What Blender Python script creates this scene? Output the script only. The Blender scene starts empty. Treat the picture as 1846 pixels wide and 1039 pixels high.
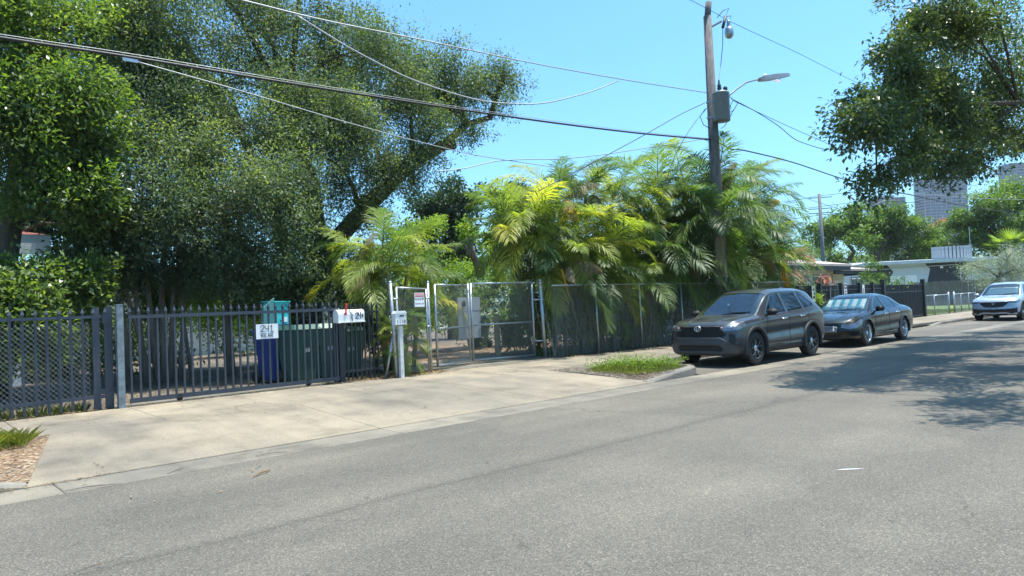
import bpy, math, random
import numpy as np
from mathutils import Matrix, Vector
R = math.radians
random.seed(7); rng = np.random.default_rng(7)
S = bpy.context.scene; COL = S.collection
# ------------------------------------------------------------ camera
H = 1.5; HEAD = R(47.7); PITCH = R(1.64); ROLL = R(2.52); FPX = 1290.0
_f = np.array([math.cos(HEAD)*math.cos(PITCH), math.sin(HEAD)*math.cos(PITCH), math.sin(PITCH)])
_r = np.array([math.sin(HEAD), -math.cos(HEAD), 0.0]); _u = np.cross(_r, _f)
_r, _u = _r*math.cos(ROLL)-_u*math.sin(ROLL), _u*math.cos(ROLL)+_r*math.sin(ROLL)
cd = bpy.data.cameras.new('camera'); cam = bpy.data.objects.new('camera', cd); COL.objects.link(cam)
cd.sensor_width = 36; cd.lens = FPX/1846*36; cd.clip_end = 3000; cd.clip_start = .05
M4 = Matrix.Identity(4)
for i in range(3):
    M4[i][0] = _r[i]; M4[i][1] = _u[i]; M4[i][2] = -_f[i]
M4[2][3] = H
cam.matrix_world = M4; S.camera = cam
# ------------------------------------------------------------ world, sun, exposure
SUN = Vector((0.20, -0.10, 0.97)).normalized()
W = bpy.data.worlds.new('World'); S.world = W; W.use_nodes = True
wn = W.node_tree.nodes; wl = W.node_tree.links
sky = wn.new('ShaderNodeTexSky'); sky.sky_type = 'NISHITA'; sky.sun_disc = False
sky.sun_elevation = math.asin(SUN.z); sky.sun_rotation = math.atan2(SUN.x, SUN.y)
sky.air_density = 1.0; sky.dust_density = 2.2; sky.ozone_density = 1.0
tint = wn.new('ShaderNodeMix'); tint.data_type = 'RGBA'; tint.blend_type = 'MULTIPLY'; tint.inputs[0].default_value = 1
tint.inputs[7].default_value = (0.42, 0.79, 1.0, 1)
wl.new(sky.outputs[0], tint.inputs[6]); wl.new(tint.outputs[2], wn['Background'].inputs[0])
wn['Background'].inputs[1].default_value = 0.11
sd = bpy.data.lights.new('sun', 'SUN'); so = bpy.data.objects.new('sun', sd); COL.objects.link(so)
sd.energy = 3.2; sd.angle = R(0.5); sd.color = (1, 0.955, 0.88)
so.rotation_euler = SUN.to_track_quat('Z', 'Y').to_euler()
S.view_settings.view_transform = 'Standard'; S.view_settings.look = 'None'
S.view_settings.exposure = 1.55; S.view_settings.gamma = 1; S.view_settings.use_curve_mapping = False

# ------------------------------------------------------------ helpers
def ray(px, py): return _f + _r*(px-923)/FPX - _u*(py-519.5)/FPX
def at(px, py, X=None, Y=None, z=None, D=None):
    """world point seen at a pixel of the photograph, on a chosen real plane"""
    d = ray(px, py)
    t = D if D is not None else (z-H)/d[2] if z is not None else Y/d[1] if Y is not None else X/d[0]
    return d*t + np.array([0, 0, H])
def depth(p): return float((np.array(p)-np.array([0, 0, H]))@_f)

def tag(o, label=None, cat=None, group=None, kind=None):
    if label: o['label'] = label
    if cat: o['category'] = cat
    if group: o['group'] = group
    if kind: o['kind'] = kind
    return o
def empty(name, loc=(0, 0, 0), label=None, cat=None, group=None, rz=0, kind=None):
    o = bpy.data.objects.new(name, None); COL.objects.link(o); o.location = [float(v) for v in loc]; o.rotation_euler.z = rz
    o.empty_display_size = .1
    return tag(o, label, cat, group, kind)
def link_mesh(name, me, mats, parent=None, smooth=False):
    for m in (mats if isinstance(mats, (list, tuple)) else [mats]): me.materials.append(m)
    if smooth: me.polygons.foreach_set('use_smooth', [True]*len(me.polygons))
    o = bpy.data.objects.new(name, me); COL.objects.link(o)
    if parent: o.parent = parent
    return o
def np_mesh(name, V, Q, mat, parent=None, smooth=False, midx=None):
    """V (n,3), Q (m,k) index array of quads or triangles"""
    V = np.asarray(V, np.float32); Q = np.asarray(Q, np.int32); k = Q.shape[1]
    me = bpy.data.meshes.new(name)
    me.vertices.add(len(V)); me.vertices.foreach_set('co', V.ravel())
    me.loops.add(Q.size); me.loops.foreach_set('vertex_index', Q.ravel())
    me.polygons.add(len(Q)); me.polygons.foreach_set('loop_start', np.arange(len(Q), dtype=np.int32)*k)
    if midx is not None:
        for m in mat: me.materials.append(m)
        me.polygons.foreach_set('material_index', np.asarray(midx, np.int32)); mat = []
    me.update(calc_edges=True)
    return link_mesh(name, me, mat, parent, smooth)
class MB:
    def __init__(s): s.v = []; s.f = []
    def add(s, vs, fs):
        n = len(s.v); s.v += [tuple(map(float, v)) for v in vs]; s.f += [tuple(i+n for i in f) for f in fs]; return s
    def box(s, x0, x1, y0, y1, z0, z1, M=None):
        vs = [(x, y, z) for z in (z0, z1) for (x, y) in ((x0, y0), (x1, y0), (x1, y1), (x0, y1))]
        if M is not None: vs = [M @ Vector(v) for v in vs]
        return s.add(vs, [(3, 2, 1, 0), (4, 5, 6, 7), (0, 1, 5, 4), (1, 2, 6, 5), (2, 3, 7, 6), (3, 0, 4, 7)])
    def hexa(s, b, t):
        return s.add(list(b)+list(t), [(3, 2, 1, 0), (4, 5, 6, 7), (0, 1, 5, 4), (1, 2, 6, 5), (2, 3, 7, 6), (3, 0, 4, 7)])
    def tube(s, pts, rad, n=6, cap=True):
        pts = [Vector([float(c) for c in p]) for p in pts]
        if not hasattr(rad, '__len__'): rad = [rad]*len(pts)
        base = len(s.v); prev = None
        for i, p in enumerate(pts):
            d = (pts[min(i+1, len(pts)-1)]-pts[max(i-1, 0)])
            d = d.normalized() if d.length > 1e-9 else Vector((0, 0, 1))
            a = (Vector((0, 0, 1)) if abs(d.z) < .9 else Vector((1, 0, 0))) if prev is None else prev
            a = (a-d*a.dot(d)); a = a.normalized() if a.length > 1e-6 else d.orthogonal().normalized()
            prev = a; b = d.cross(a)
            for k in range(n):
                t = 2*math.pi*(k+.5)/n; q = p+(a*math.cos(t)+b*math.sin(t))*rad[i]; s.v.append(tuple(q))
        for i in range(len(pts)-1):
            for k in range(n):
                k2 = (k+1) % n
                s.f.append((base+i*n+k, base+i*n+k2, base+(i+1)*n+k2, base+(i+1)*n+k))
        if cap:
            s.f.append(tuple(base+k for k in range(n))[::-1]); s.f.append(tuple(base+(len(pts)-1)*n+k for k in range(n)))
        return s
    def cyl(s, p0, p1, r0, r1=None, n=12): return s.tube([p0, p1], [r0, r0 if r1 is None else r1], n)
    def prism(s, poly, ax, a, b):
        """polygon in the plane normal to axis ax, from a to b"""
        n = len(poly)
        def mk(p, c): return (c, p[0], p[1]) if ax == 'x' else (p[0], c, p[1]) if ax == 'y' else (p[0], p[1], c)
        vs = [mk(p, a) for p in poly]+[mk(p, b) for p in poly]
        fs = [tuple(range(n))[::-1], tuple(range(n, 2*n))]+[(i, (i+1) % n, n+(i+1) % n, n+i) for i in range(n)]
        return s.add(vs, fs)
    def lathe(s, prof, c=(0, 0, 0), n=20, axis='z'):
        """prof = [(r, h)]"""
        base = len(s.v)
        for r, h in prof:
            for k in range(n):
                t = 2*math.pi*k/n; x, y = r*math.cos(t), r*math.sin(t)
                p = (x, y, h) if axis == 'z' else (x, h, y) if axis == 'y' else (h, x, y)
                s.v.append((p[0]+c[0], p[1]+c[1], p[2]+c[2]))
        for i in range(len(prof)-1):
            for k in range(n):
                k2 = (k+1) % n; s.f.append((base+i*n+k, base+i*n+k2, base+(i+1)*n+k2, base+(i+1)*n+k))
        return s
    def build(s, name, mat, parent=None, smooth=False, world=False, bevel=0):
        v = s.v
        if world and parent is not None:
            L = parent.matrix_basis.inverted() @ Matrix.Identity(4) if True else None
            v = [tuple(L @ Vector(p)) for p in v]
        me = bpy.data.meshes.new(name); me.from_pydata(v, [], s.f); me.update()
        import bmesh
        bm = bmesh.new(); bm.from_mesh(me); bmesh.ops.recalc_face_normals(bm, faces=bm.faces)
        if bevel: bmesh.ops.bevel(bm, geom=bm.edges[:], offset=bevel, segments=2, affect='EDGES')
        bm.to_mesh(me); bm.free()
        return link_mesh(name, me, mat, parent, smooth)
def copy_tree(o, parent=None):
    c = o.copy(); COL.objects.link(c); c.parent = parent
    for ch in list(o.children): copy_tree(ch, c)
    return c
def inst(name, me, parent=None):
    o = bpy.data.objects.new(name, me); COL.objects.link(o); o.parent = parent; return o

# ------------------------------------------------------------ materials
def nodes(name):
    m = bpy.data.materials.new(name); m.use_nodes = True; t = m.node_tree
    return m, t.nodes, t.links, t.nodes['Principled BSDF']
def noise(n, l, scale, detail=4, rough=.6, obj=True, vec=None):
    tc = n.new('ShaderNodeTexCoord'); t = n.new('ShaderNodeTexNoise')
    t.inputs['Scale'].default_value = scale; t.inputs['Detail'].default_value = detail; t.inputs['Roughness'].default_value = rough
    if vec is None:
        g = n.new('ShaderNodeNewGeometry'); vec = g.outputs['Position'] if not obj else tc.outputs['Object']
    l.new(vec, t.inputs['Vector']); return t
def ramp(n, l, src, stops):
    r = n.new('ShaderNodeValToRGB'); e = r.color_ramp.elements
    e[0].position, e[0].color = stops[0][0], (*stops[0][1], 1); e[1].position, e[1].color = stops[-1][0], (*stops[-1][1], 1)
    for p, c in stops[1:-1]:
        q = e.new(p); q.color = (*c, 1)
    l.new(src, r.inputs[0]); return r
def mixc(n, l, a, b, fac, mode='MIX'):
    m = n.new('ShaderNodeMix'); m.data_type = 'RGBA'; m.blend_type = mode
    for i, v in ((6, a), (7, b)):
        if isinstance(v, tuple): m.inputs[i].default_value = (*v, 1)
        else: l.new(v, m.inputs[i])
    if isinstance(fac, (int, float)): m.inputs[0].default_value = fac
    else: l.new(fac, m.inputs[0])
    return m.outputs[2]
def bump(n, l, p, src, dist, strength=1):
    b = n.new('ShaderNodeBump'); b.inputs['Distance'].default_value = dist; b.inputs['Strength'].default_value = strength
    l.new(src, b.inputs['Height']); l.new(b.outputs[0], p.inputs['Normal']); return b
def M(name, c, rough=.6, metal=0, var=.25, scale=6, bmp=.002, coat=0, spec=.5, world=False):
    m, n, l, p = nodes(name)
    t = noise(n, l, scale, 6, obj=not world)
    d = tuple(x*(1-var) for x in c); b = tuple(min(1, x*(1+var)) for x in c)
    r = ramp(n, l, t.outputs[0], [(.32, d), (.68, b)]); l.new(r.outputs[0], p.inputs['Base Color'])
    p.inputs['Roughness'].default_value = rough; p.inputs['Metallic'].default_value = metal
    p.inputs['Coat Weight'].default_value = coat; p.inputs['Coat Roughness'].default_value = .04
    p.inputs['Specular IOR Level'].default_value = spec
    if bmp: bump(n, l, p, noise(n, l, scale*8, 4, obj=not world).outputs[0], bmp)
    return m
def leafmat(name, c1, c2, c3=None, trans=.42, rough=.55, big=.35, obrand=False):
    m, n, l, p = nodes(name)
    g = n.new('ShaderNodeNewGeometry'); src = g.outputs['Random Per Island']
    if obrand:
        oi = n.new('ShaderNodeObjectInfo'); src = oi.outputs['Random']
    r = ramp(n, l, src, [(0, c1), (.6, c2), (1, c3 or c2)])
    t = noise(n, l, big, 3, obj=False)
    v = ramp(n, l, t.outputs[0], [(.35, (.72, .78, .8)), (.65, (1.2, 1.15, 1.0))])
    col = mixc(n, l, r.outputs[0], v.outputs[0], 1.0, 'MULTIPLY')
    l.new(col, p.inputs['Base Color']); p.inputs['Roughness'].default_value = rough; p.inputs['Specular IOR Level'].default_value = .5
    tr = n.new('ShaderNodeBsdfTranslucent'); tc = mixc(n, l, col, (1.3, 1.4, .45), 1.0, 'MULTIPLY'); l.new(tc, tr.inputs[0])
    mx = n.new('ShaderNodeMixShader'); mx.inputs[0].default_value = trans
    l.new(p.outputs[0], mx.inputs[1]); l.new(tr.outputs[0], mx.inputs[2]); l.new(mx.outputs[0], n['Material Output'].inputs[0])
    return m
def asphalt():
    m, n, l, p = nodes('asphalt')
    g = n.new('ShaderNodeNewGeometry'); pos = g.outputs['Position']
    v = n.new('ShaderNodeTexVoronoi'); v.inputs['Scale'].default_value = 120; l.new(pos, v.inputs['Vector'])
    bw = n.new('ShaderNodeSeparateColor'); l.new(v.outputs['Color'], bw.inputs[0])
    agg = ramp(n, l, bw.outputs[0], [(0, (.072, .068, .061)), (.45, (.108, .101, .088)), (.8, (.134, .125, .107)), (.93, (.175, .163, .138)), (1, (.23, .212, .178))])
    big = noise(n, l, .45, 5, .6, vec=pos); bl = ramp(n, l, big.outputs[0], [(.3, (.80, .80, .81)), (.7, (1.16, 1.15, 1.13))])
    c = mixc(n, l, agg.outputs[0], bl.outputs[0], 1.0, 'MULTIPLY')
    # wear bands along the street
    mp = n.new('ShaderNodeMapping'); mp.inputs['Scale'].default_value = (.05, .9, 1); l.new(pos, mp.inputs[0])
    st = noise(n, l, 1.0, 3, .5, vec=mp.outputs[0]); sr = ramp(n, l, st.outputs[0], [(.35, (.84, .84, .85)), (.62, (1.08, 1.08, 1.07))])
    c = mixc(n, l, c, sr.outputs[0], 1.0, 'MULTIPLY')
    sp = noise(n, l, 3.3, 6, .7, vec=pos); spr = ramp(n, l, sp.outputs[0], [(.66, (1, 1, 1)), (.73, (.55, .55, .56))])
    c = mixc(n, l, c, spr.outputs[0], 1.0, 'MULTIPLY')
    # cracks
    vc = n.new('ShaderNodeTexVoronoi'); vc.feature = 'DISTANCE_TO_EDGE'; vc.inputs['Scale'].default_value = .33
    nz = noise(n, l, 1.6, 6, .65, vec=pos); off = mixc(n, l, pos, nz.outputs['Color'], .35, 'LINEAR_LIGHT'); l.new(off, vc.inputs['Vector'])
    cr = ramp(n, l, vc.outputs['Distance'], [(.0, (.45, .45, .45)), (.004, (1, 1, 1))])
    msk = noise(n, l, .25, 2, .5, vec=pos); mr = ramp(n, l, msk.outputs[0], [(.50, (0, 0, 0)), (.56, (1, 1, 1))])
    c2 = mixc(n, l, c, cr.outputs[0], 1.0, 'MULTIPLY'); c = mixc(n, l, c, c2, mr.outputs[0])
    # paving seam running along the street
    wob = noise(n, l, .7, 5, .6, vec=pos); sp_ = n.new('ShaderNodeSeparateXYZ'); l.new(pos, sp_.inputs[0])
    a1 = n.new('ShaderNodeMath'); a1.operation = 'MULTIPLY_ADD'; a1.inputs[1].default_value = .22; l.new(wob.outputs[0], a1.inputs[0]); l.new(sp_.outputs[1], a1.inputs[2])
    a2 = n.new('ShaderNodeMath'); a2.operation = 'SUBTRACT'; a2.inputs[1].default_value = 5.16; l.new(a1.outputs[0], a2.inputs[0])
    a3 = n.new('ShaderNodeMath'); a3.operation = 'ABSOLUTE'; l.new(a2.outputs[0], a3.inputs[0])
    sm = ramp(n, l, a3.outputs[0], [(0, (.70, .70, .71)), (.05, (.86, .86, .87)), (.16, (1, 1, 1))]); c = mixc(n, l, c, sm.outputs[0], 1.0, 'MULTIPLY')
    ov = n.new('ShaderNodeTexVoronoi'); ov.inputs['Scale'].default_value = 1.1; l.new(off, ov.inputs['Vector']); orr = ramp(n, l, ov.outputs['Distance'], [(0, (.55, .55, .56)), (.07, (.72, .72, .73)), (.12, (1, 1, 1))])
    om = noise(n, l, .4, 2, .5, vec=pos); omr = ramp(n, l, om.outputs[0], [(.48, (0, 0, 0)), (.6, (1, 1, 1))]); c3 = mixc(n, l, c, orr.outputs[0], 1.0, 'MULTIPLY'); c = mixc(n, l, c, c3, omr.outputs[0])
    c = mixc(n, l, c, (1.04, 1.0, .93), 1.0, 'MULTIPLY')
    pt = n.new('ShaderNodeTexVoronoi'); pt.inputs['Scale'].default_value = .22; l.new(pos, pt.inputs['Vector']); ps = n.new('ShaderNodeSeparateColor'); l.new(pt.outputs['Color'], ps.inputs[0])
    prr = ramp(n, l, ps.outputs[0], [(0, (.93, .93, .94)), (1, (1.07, 1.06, 1.05))]); c = mixc(n, l, c, prr.outputs[0], .8, 'MULTIPLY')
    l.new(c, p.inputs['Base Color']); p.inputs['Roughness'].default_value = .82; p.inputs['Specular IOR Level'].default_value = .35
    bump(n, l, p, v.outputs['Distance'], .006, .7)
    return m
def concrete(name, base=(.242, .206, .154), dirt=.85):
    m, n, l, p = nodes(name)
    g = n.new('ShaderNodeNewGeometry'); pos = g.outputs['Position']
    a = noise(n, l, 1.1, 7, .65, vec=pos)
    r = ramp(n, l, a.outputs[0], [(.30, tuple(x*.60 for x in base)), (.5, base), (.72, tuple(min(1, x*1.18) for x in base))])
    b = noise(n, l, .35, 4, .6, vec=pos); br = ramp(n, l, b.outputs[0], [(.38, (.70, .71, .73)), (.58, (1.06, 1.03, .98))])
    c = mixc(n, l, r.outputs[0], br.outputs[0], 1.0, 'MULTIPLY')
    s = noise(n, l, 60, 3, .7, vec=pos); sr = ramp(n, l, s.outputs[0], [(.3, (.70, .70, .70)), (.7, (1.22, 1.22, 1.22))])
    c = mixc(n, l, c, sr.outputs[0], 1.0, 'MULTIPLY')
    st = noise(n, l, 2.6, 8, .75, vec=pos); str_ = ramp(n, l, st.outputs[0], [(.58, (1, 1, 1)), (.75, (.62, .58, .53))])
    c = mixc(n, l, c, str_.outputs[0], dirt, 'MULTIPLY')
    vc = n.new('ShaderNodeTexVoronoi'); vc.feature = 'DISTANCE_TO_EDGE'; vc.inputs['Scale'].default_value = .45; nz = noise(n, l, 2.2, 6, .65, vec=pos)
    off = mixc(n, l, pos, nz.outputs['Color'], .3, 'LINEAR_LIGHT'); l.new(off, vc.inputs['Vector']); cr = ramp(n, l, vc.outputs['Distance'], [(.0, (.42, .40, .38)), (.006, (1, 1, 1))])
    mk_ = noise(n, l, .5, 2, .5, vec=pos); mkr = ramp(n, l, mk_.outputs[0], [(.54, (0, 0, 0)), (.6, (1, 1, 1))]); cc = mixc(n, l, c, cr.outputs[0], 1.0, 'MULTIPLY'); c = mixc(n, l, c, cc, mkr.outputs[0])
    mp = n.new('ShaderNodeMapping'); mp.inputs['Scale'].default_value = (1.5, .16, 1); l.new(pos, mp.inputs[0]); tk = noise(n, l, 1.3, 4, .6, vec=mp.outputs[0]); tkr = ramp(n, l, tk.outputs[0], [(.40, (.80, .80, .81)), (.56, (1.03, 1.02, 1.0))]); c = mixc(n, l, c, tkr.outputs[0], .7, 'MULTIPLY')
    oi = n.new('ShaderNodeObjectInfo'); orr = ramp(n, l, oi.outputs['Random'], [(0, (.90, .90, .91)), (1, (1.07, 1.06, 1.04))])
    c = mixc(n, l, c, orr.outputs[0], 1.0, 'MULTIPLY')
    l.new(c, p.inputs['Base Color']); p.inputs['Roughness'].default_value = .85
    bump(n, l, p, noise(n, l, 90, 4, .7, vec=pos).outputs[0], .004, .6)
    return m
def litter(name, stops, scale=28):
    m, n, l, p = nodes(name)
    g = n.new('ShaderNodeNewGeometry'); pos = g.outputs['Position']
    v = n.new('ShaderNodeTexVoronoi'); v.inputs['Scale'].default_value = scale; l.new(pos, v.inputs['Vector'])
    bw = n.new('ShaderNodeSeparateColor'); l.new(v.outputs['Color'], bw.inputs[0])
    r = ramp(n, l, bw.outputs[0], stops)
    a = noise(n, l, .6, 5, .6, vec=pos); ar = ramp(n, l, a.outputs[0], [(.35, (.7, .72, .75)), (.65, (1.2, 1.15, 1.1))])
    c = mixc(n, l, r.outputs[0], ar.outputs[0], 1.0, 'MULTIPLY'); l.new(c, p.inputs['Base Color'])
    p.inputs['Roughness'].default_value = .95; bump(n, l, p, v.outputs['Distance'], .02, .8)
    return m
def glassmat(name, tintc=(.5, .6, .58), refl=.16, dark=0):
    m, n, l, p = nodes(name)
    tr = n.new('ShaderNodeBsdfTransparent'); tr.inputs[0].default_value = (*tintc, 1)
    gl = n.new('ShaderNodeBsdfGlossy'); gl.inputs['Roughness'].default_value = .03; gl.inputs[0].default_value = (.9, .95, 1, 1)
    lw = n.new('ShaderNodeFresnel'); lw.inputs[0].default_value = 1.5
    ad = n.new('ShaderNodeMath'); ad.operation = 'MULTIPLY_ADD'; ad.inputs[1].default_value = 1.0; ad.inputs[2].default_value = refl
    l.new(lw.outputs[0], ad.inputs[0])
    mx = n.new('ShaderNodeMixShader'); l.new(ad.outputs[0], mx.inputs[0]); l.new(tr.outputs[0], mx.inputs[1]); l.new(gl.outputs[0], mx.inputs[2])
    l.new(mx.outputs[0], n['Material Output'].inputs[0]); return m
def barkmat(name, c):
    m, n, l, p = nodes(name)
    g = n.new('ShaderNodeNewGeometry'); mp = n.new('ShaderNodeMapping'); mp.inputs['Scale'].default_value = (1, 1, .22); l.new(g.outputs['Position'], mp.inputs[0])
    t = noise(n, l, 14, 6, .7, vec=mp.outputs[0])
    r = ramp(n, l, t.outputs[0], [(.3, tuple(x*.5 for x in c)), (.7, tuple(x*1.35 for x in c))]); l.new(r.outputs[0], p.inputs['Base Color'])
    p.inputs['Roughness'].default_value = .9; bump(n, l, p, t.outputs[0], .03, .9); return m

m_asphalt = asphalt(); m_conc = concrete('concrete'); m_conc2 = concrete('gutter concrete', (.195, .175, .14), .7); m_curb = concrete('curb concrete', (.19, .178, .155), .8)
m_joint = M('joint dirt', (.06, .05, .04), .95)
m_soil = litter('yard soil', [(0, (.045, .036, .028)), (.5, (.10, .08, .06)), (.85, (.16, .13, .095)), (1, (.26, .22, .17))])
m_mulch = litter('mulch', [(0, (.07, .045, .03)), (.5, (.17, .105, .06)), (.85, (.25, .18, .11)), (1, (.33, .28, .2))], 34)
m_lawn = M('lawn', (.10, .15, .035), .9, var=.45, scale=3, bmp=.02, world=True)
m_far = M('far ground', (.16, .17, .10), .95, var=.35, scale=.2, world=True)
m_iron = M('grey iron paint', (.050, .060, .078), .42, .2, .15, 5, .0005)
m_ironlt = M('worn pale iron post', (.20, .235, .25), .5, .2, .35, 9, .001)
m_black = M('black iron paint', (.022, .026, .032), .5, .1, .2, 5, .0005)
m_galv = M('galvanised steel', (.38, .41, .43), .38, .75, .2, 12, .0005)
m_wire = M('chain wire', (.30, .32, .33), .45, .6, .2, 12, 0)
m_white = M('white paint', (.80, .80, .79), .45, 0, .07, 7, .0005)
m_whitew = M('weathered white wood', (.62, .62, .58), .7, 0, .2, 10, .002)
m_red = M('red plastic', (.62, .03, .06), .4, 0, .1)
m_ink = M('black ink', (.015, .015, .017), .6, 0, .1, bmp=0)
m_signred = M('sign red', (.62, .07, .10), .5, 0, .1, bmp=0)
m_binG = M('green bin plastic', (.03, .085, .066), .45, 0, .2, 3, .001)
m_binB = M('blue bin plastic', (.02, .045, .20), .45, 0, .15, 3, .001)
m_rub = M('rubber', (.018, .018, .019), .75, 0, .2)
m_turq = M('turquoise paint', (.05, .50, .50), .5, 0, .1)
m_turq2 = M('faded green board', (.18, .42, .34), .6, 0, .15)
m_panel = M('grey powder coat', (.30, .34, .36), .5, .1, .08, 3, .0005)
m_bark = barkmat('bark', (.085, .07, .055)); m_barklt = barkmat('pale bark', (.26, .22, .18))
m_pole = barkmat('pole wood', (.15, .14, .135)); m_polelt = barkmat('pale pole wood', (.36, .33, .27))
m_galvpole = M('weathered grey pole', (.12, .13, .14), .7, 0, .2)
m_cable = M('cable black', (.02, .02, .022), .6, 0, .1, bmp=0); m_cablelt = M('cable grey', (.34, .35, .36), .5, .3, .1, bmp=0)
m_trans = M('transformer grey', (.16, .18, .19), .45, .1, .1)
m_cream = M('cream stucco', (.76, .74, .66), .85, 0, .06, 4, .003); m_blueg = M('pale blue stucco', (.52, .57, .61), .85, 0, .06, 4, .003)
m_dk = M('charcoal paint', (.028, .031, .038), .6, 0, .15, 4); m_roof = M('tan shingle', (.42, .34, .305), .9, 0, .18, 6, .01)
m_roofw = M('white flat roof', (.46, .50, .52), .7, 0, .12, 2); m_wing = glassmat('window glass', (.12, .14, .15), .2)
m_dark = M('dark interior', (.012, .013, .014), .8, 0, .2); m_wood = barkmat('fence wood', (.20, .165, .145))
m_pale = M('pale blue house', (.60, .68, .70), .8, 0, .07, 3); m_roofr = M('red brown roof', (.24, .09, .07), .9, 0, .2, 6)
m_oak = leafmat('oak leaf', (.085, .122, .08), (.125, .172, .10), (.20, .25, .125), .42)
m_oaklt = leafmat('sunlit oak shoot leaf', (.15, .20, .10), (.21, .265, .12), (.28, .33, .14), .5)  # paler copy of the oak leaf, sun on the clumps put into its colour
m_mango = leafmat('broad glossy leaf', (.075, .12, .05), (.12, .18, .065), (.24, .31, .09), .48, .36)
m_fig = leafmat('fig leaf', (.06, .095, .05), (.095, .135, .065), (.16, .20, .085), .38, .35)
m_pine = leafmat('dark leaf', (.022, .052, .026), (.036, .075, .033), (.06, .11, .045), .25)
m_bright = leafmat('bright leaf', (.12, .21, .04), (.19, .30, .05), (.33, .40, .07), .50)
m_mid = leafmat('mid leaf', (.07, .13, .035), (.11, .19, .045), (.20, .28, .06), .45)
m_silver = leafmat('silver leaf', (.22, .26, .21), (.30, .34, .28), (.40, .44, .37), .2)
m_flame = leafmat('orange flower', (.7, .09, .03), (.75, .16, .05), (.65, .25, .1), .3); m_pink = leafmat('pink flower', (.7, .12, .22), (.75, .25, .28), (.7, .5, .25), .3)
m_palmY = leafmat('palm yellow green', (.17, .23, .06), (.32, .37, .08), (.52, .48, .12), .55, .5, obrand=True)
m_palmG = leafmat('palm green', (.075, .135, .055), (.13, .20, .07), (.24, .30, .09), .52, .5, obrand=True)
m_palmD = leafmat('palm dead', (.26, .19, .11), (.36, .28, .18), (.52, .30, .10), .3, .7, obrand=True)
m_palmO = leafmat('palm orange', (.75, .36, .04), (.8, .45, .05), (.85, .5, .06), .45, .5)
m_stem = M('palm stem', (.17, .17, .09), .7, 0, .35, 8); m_grass = leafmat('grass blade', (.10, .14, .035), (.17, .21, .055), (.28, .29, .10), .4, .6)
m_dry = leafmat('dry leaf', (.13, .075, .04), (.22, .135, .07), (.36, .27, .16), .15, .8)
def carpaint(name, c, metal=.55, rough=.3):
    m, n, l, p = nodes(name); p.inputs['Base Color'].default_value = (*c, 1); p.inputs['Metallic'].default_value = metal; p.inputs['Roughness'].default_value = rough
    p.inputs['Coat Weight'].default_value = .7; p.inputs['Coat Roughness'].default_value = .03; p.inputs['Specular IOR Level'].default_value = .25
    t = noise(n, l, 3, 5); r = ramp(n, l, t.outputs[0], [(.3, tuple(x*.92 for x in c)), (.7, tuple(x*1.08 for x in c))]); l.new(r.outputs[0], p.inputs['Base Color'])
    d = noise(n, l, 9, 6, .7); rr = n.new('ShaderNodeMapRange'); rr.inputs[3].default_value = rough-.04; rr.inputs[4].default_value = rough+.15; l.new(d.outputs[0], rr.inputs[0]); l.new(rr.outputs[0], p.inputs['Roughness'])
    return m
p_grey = carpaint('grey metallic paint', (.046, .047, .052), .35, .25); p_black = carpaint('black paint', (.008, .0075, .0075), .1, .2); p_silver = carpaint('blue silver paint', (.34, .40, .50), .5)
m_plas = M('black car plastic', (.014, .0145, .016), .65, 0, .1, bmp=.0005); m_plasg = M('grey bumper plastic', (.06, .064, .07), .5, .2, .08, bmp=0)
m_chrome = M('chrome', (.75, .75, .76), .12, 1, .05, bmp=0); m_rim = M('machined alloy', (.66, .66, .67), .25, .9, .08, bmp=0)
m_glassf = glassmat('windscreen', (.58, .64, .63), .06); m_glasss = glassmat('tinted side glass', (.06, .075, .08), .03); m_lens = glassmat('lamp lens', (.75, .8, .85), .15)
m_amber = M('amber', (.8, .25, .05), .3); m_tail = M('tail lamp', (.5, .02, .03), .2, coat=1); m_lampin = M('lamp reflector', (.20, .215, .24), .22, .7)
m_seat = M('seat cloth', (.07, .07, .075), .9); m_shade = M('sun shade', (.86, .88, .9), .35, .3, .05); m_shadeb = M('sun shade blue', (.04, .36, .44), .4, .2, .1)

# ------------------------------------------------------------ ground, road, pavement
X0, X1 = -60.0, 420.0
hz_m = bpy.data.materials.new('air haze'); hz_m.use_nodes = True; hn = hz_m.node_tree.nodes; hn.remove(hn['Principled BSDF'])
pv = hn.new('ShaderNodeVolumePrincipled'); pv.inputs['Color'].default_value = (.86, .93, 1, 1); pv.inputs['Density'].default_value = 0.00018
hz_m.node_tree.links.new(pv.outputs[0], hn['Material Output'].inputs['Volume'])
def strip(name, prof, mat, x0=X0, x1=X1, parent=None, n=1):
    mb = MB()
    for i in range(n):
        a = x0+(x1-x0)*i/n; b = x0+(x1-x0)*(i+1)/n
        for (y, z), (y2, z2) in zip(prof[:-1], prof[1:]): mb.add([(a, y, z), (b, y, z), (b, y2, z2), (a, y2, z2)], [(0, 1, 2, 3)])
    return mb.build(name, mat, parent)
SWZ = .17
g = strip('ground', [(-250, .05), (-6, .05), (-3.4, .05), (-3.3, -.12), (12.2, -.12), (12.3, .10), (60, .10), (1150, .10)], m_far, -250, 1150); tag(g, kind='structure')
yd = strip('yard_soil', [(12.35, SWZ+.012), (40, SWZ+.02)], m_soil, -40, 60); tag(yd, kind='structure')
mu = MB(); mu.add([(10.4, 15.3, .206), (19, 15.3, .206), (19, 24, .206), (10.4, 24, .206)], [(0, 1, 2, 3)]); tag(mu.build('mulch_bed', m_mulch), kind='structure')
rd = strip('road', [(-3.0, .0), (7.62, 0)], m_asphalt); tag(rd, kind='structure')
nk = strip('near_kerb', [(-3.0, -.1), (-3.0, .14), (-3.18, .15), (-5.5, .17)], m_conc2); tag(nk, kind='structure')
bay = strip('parking_bay', [(8.19, .004), (10.22, .045)], m_asphalt, 12.5, X1); tag(bay, kind='structure')
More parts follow.
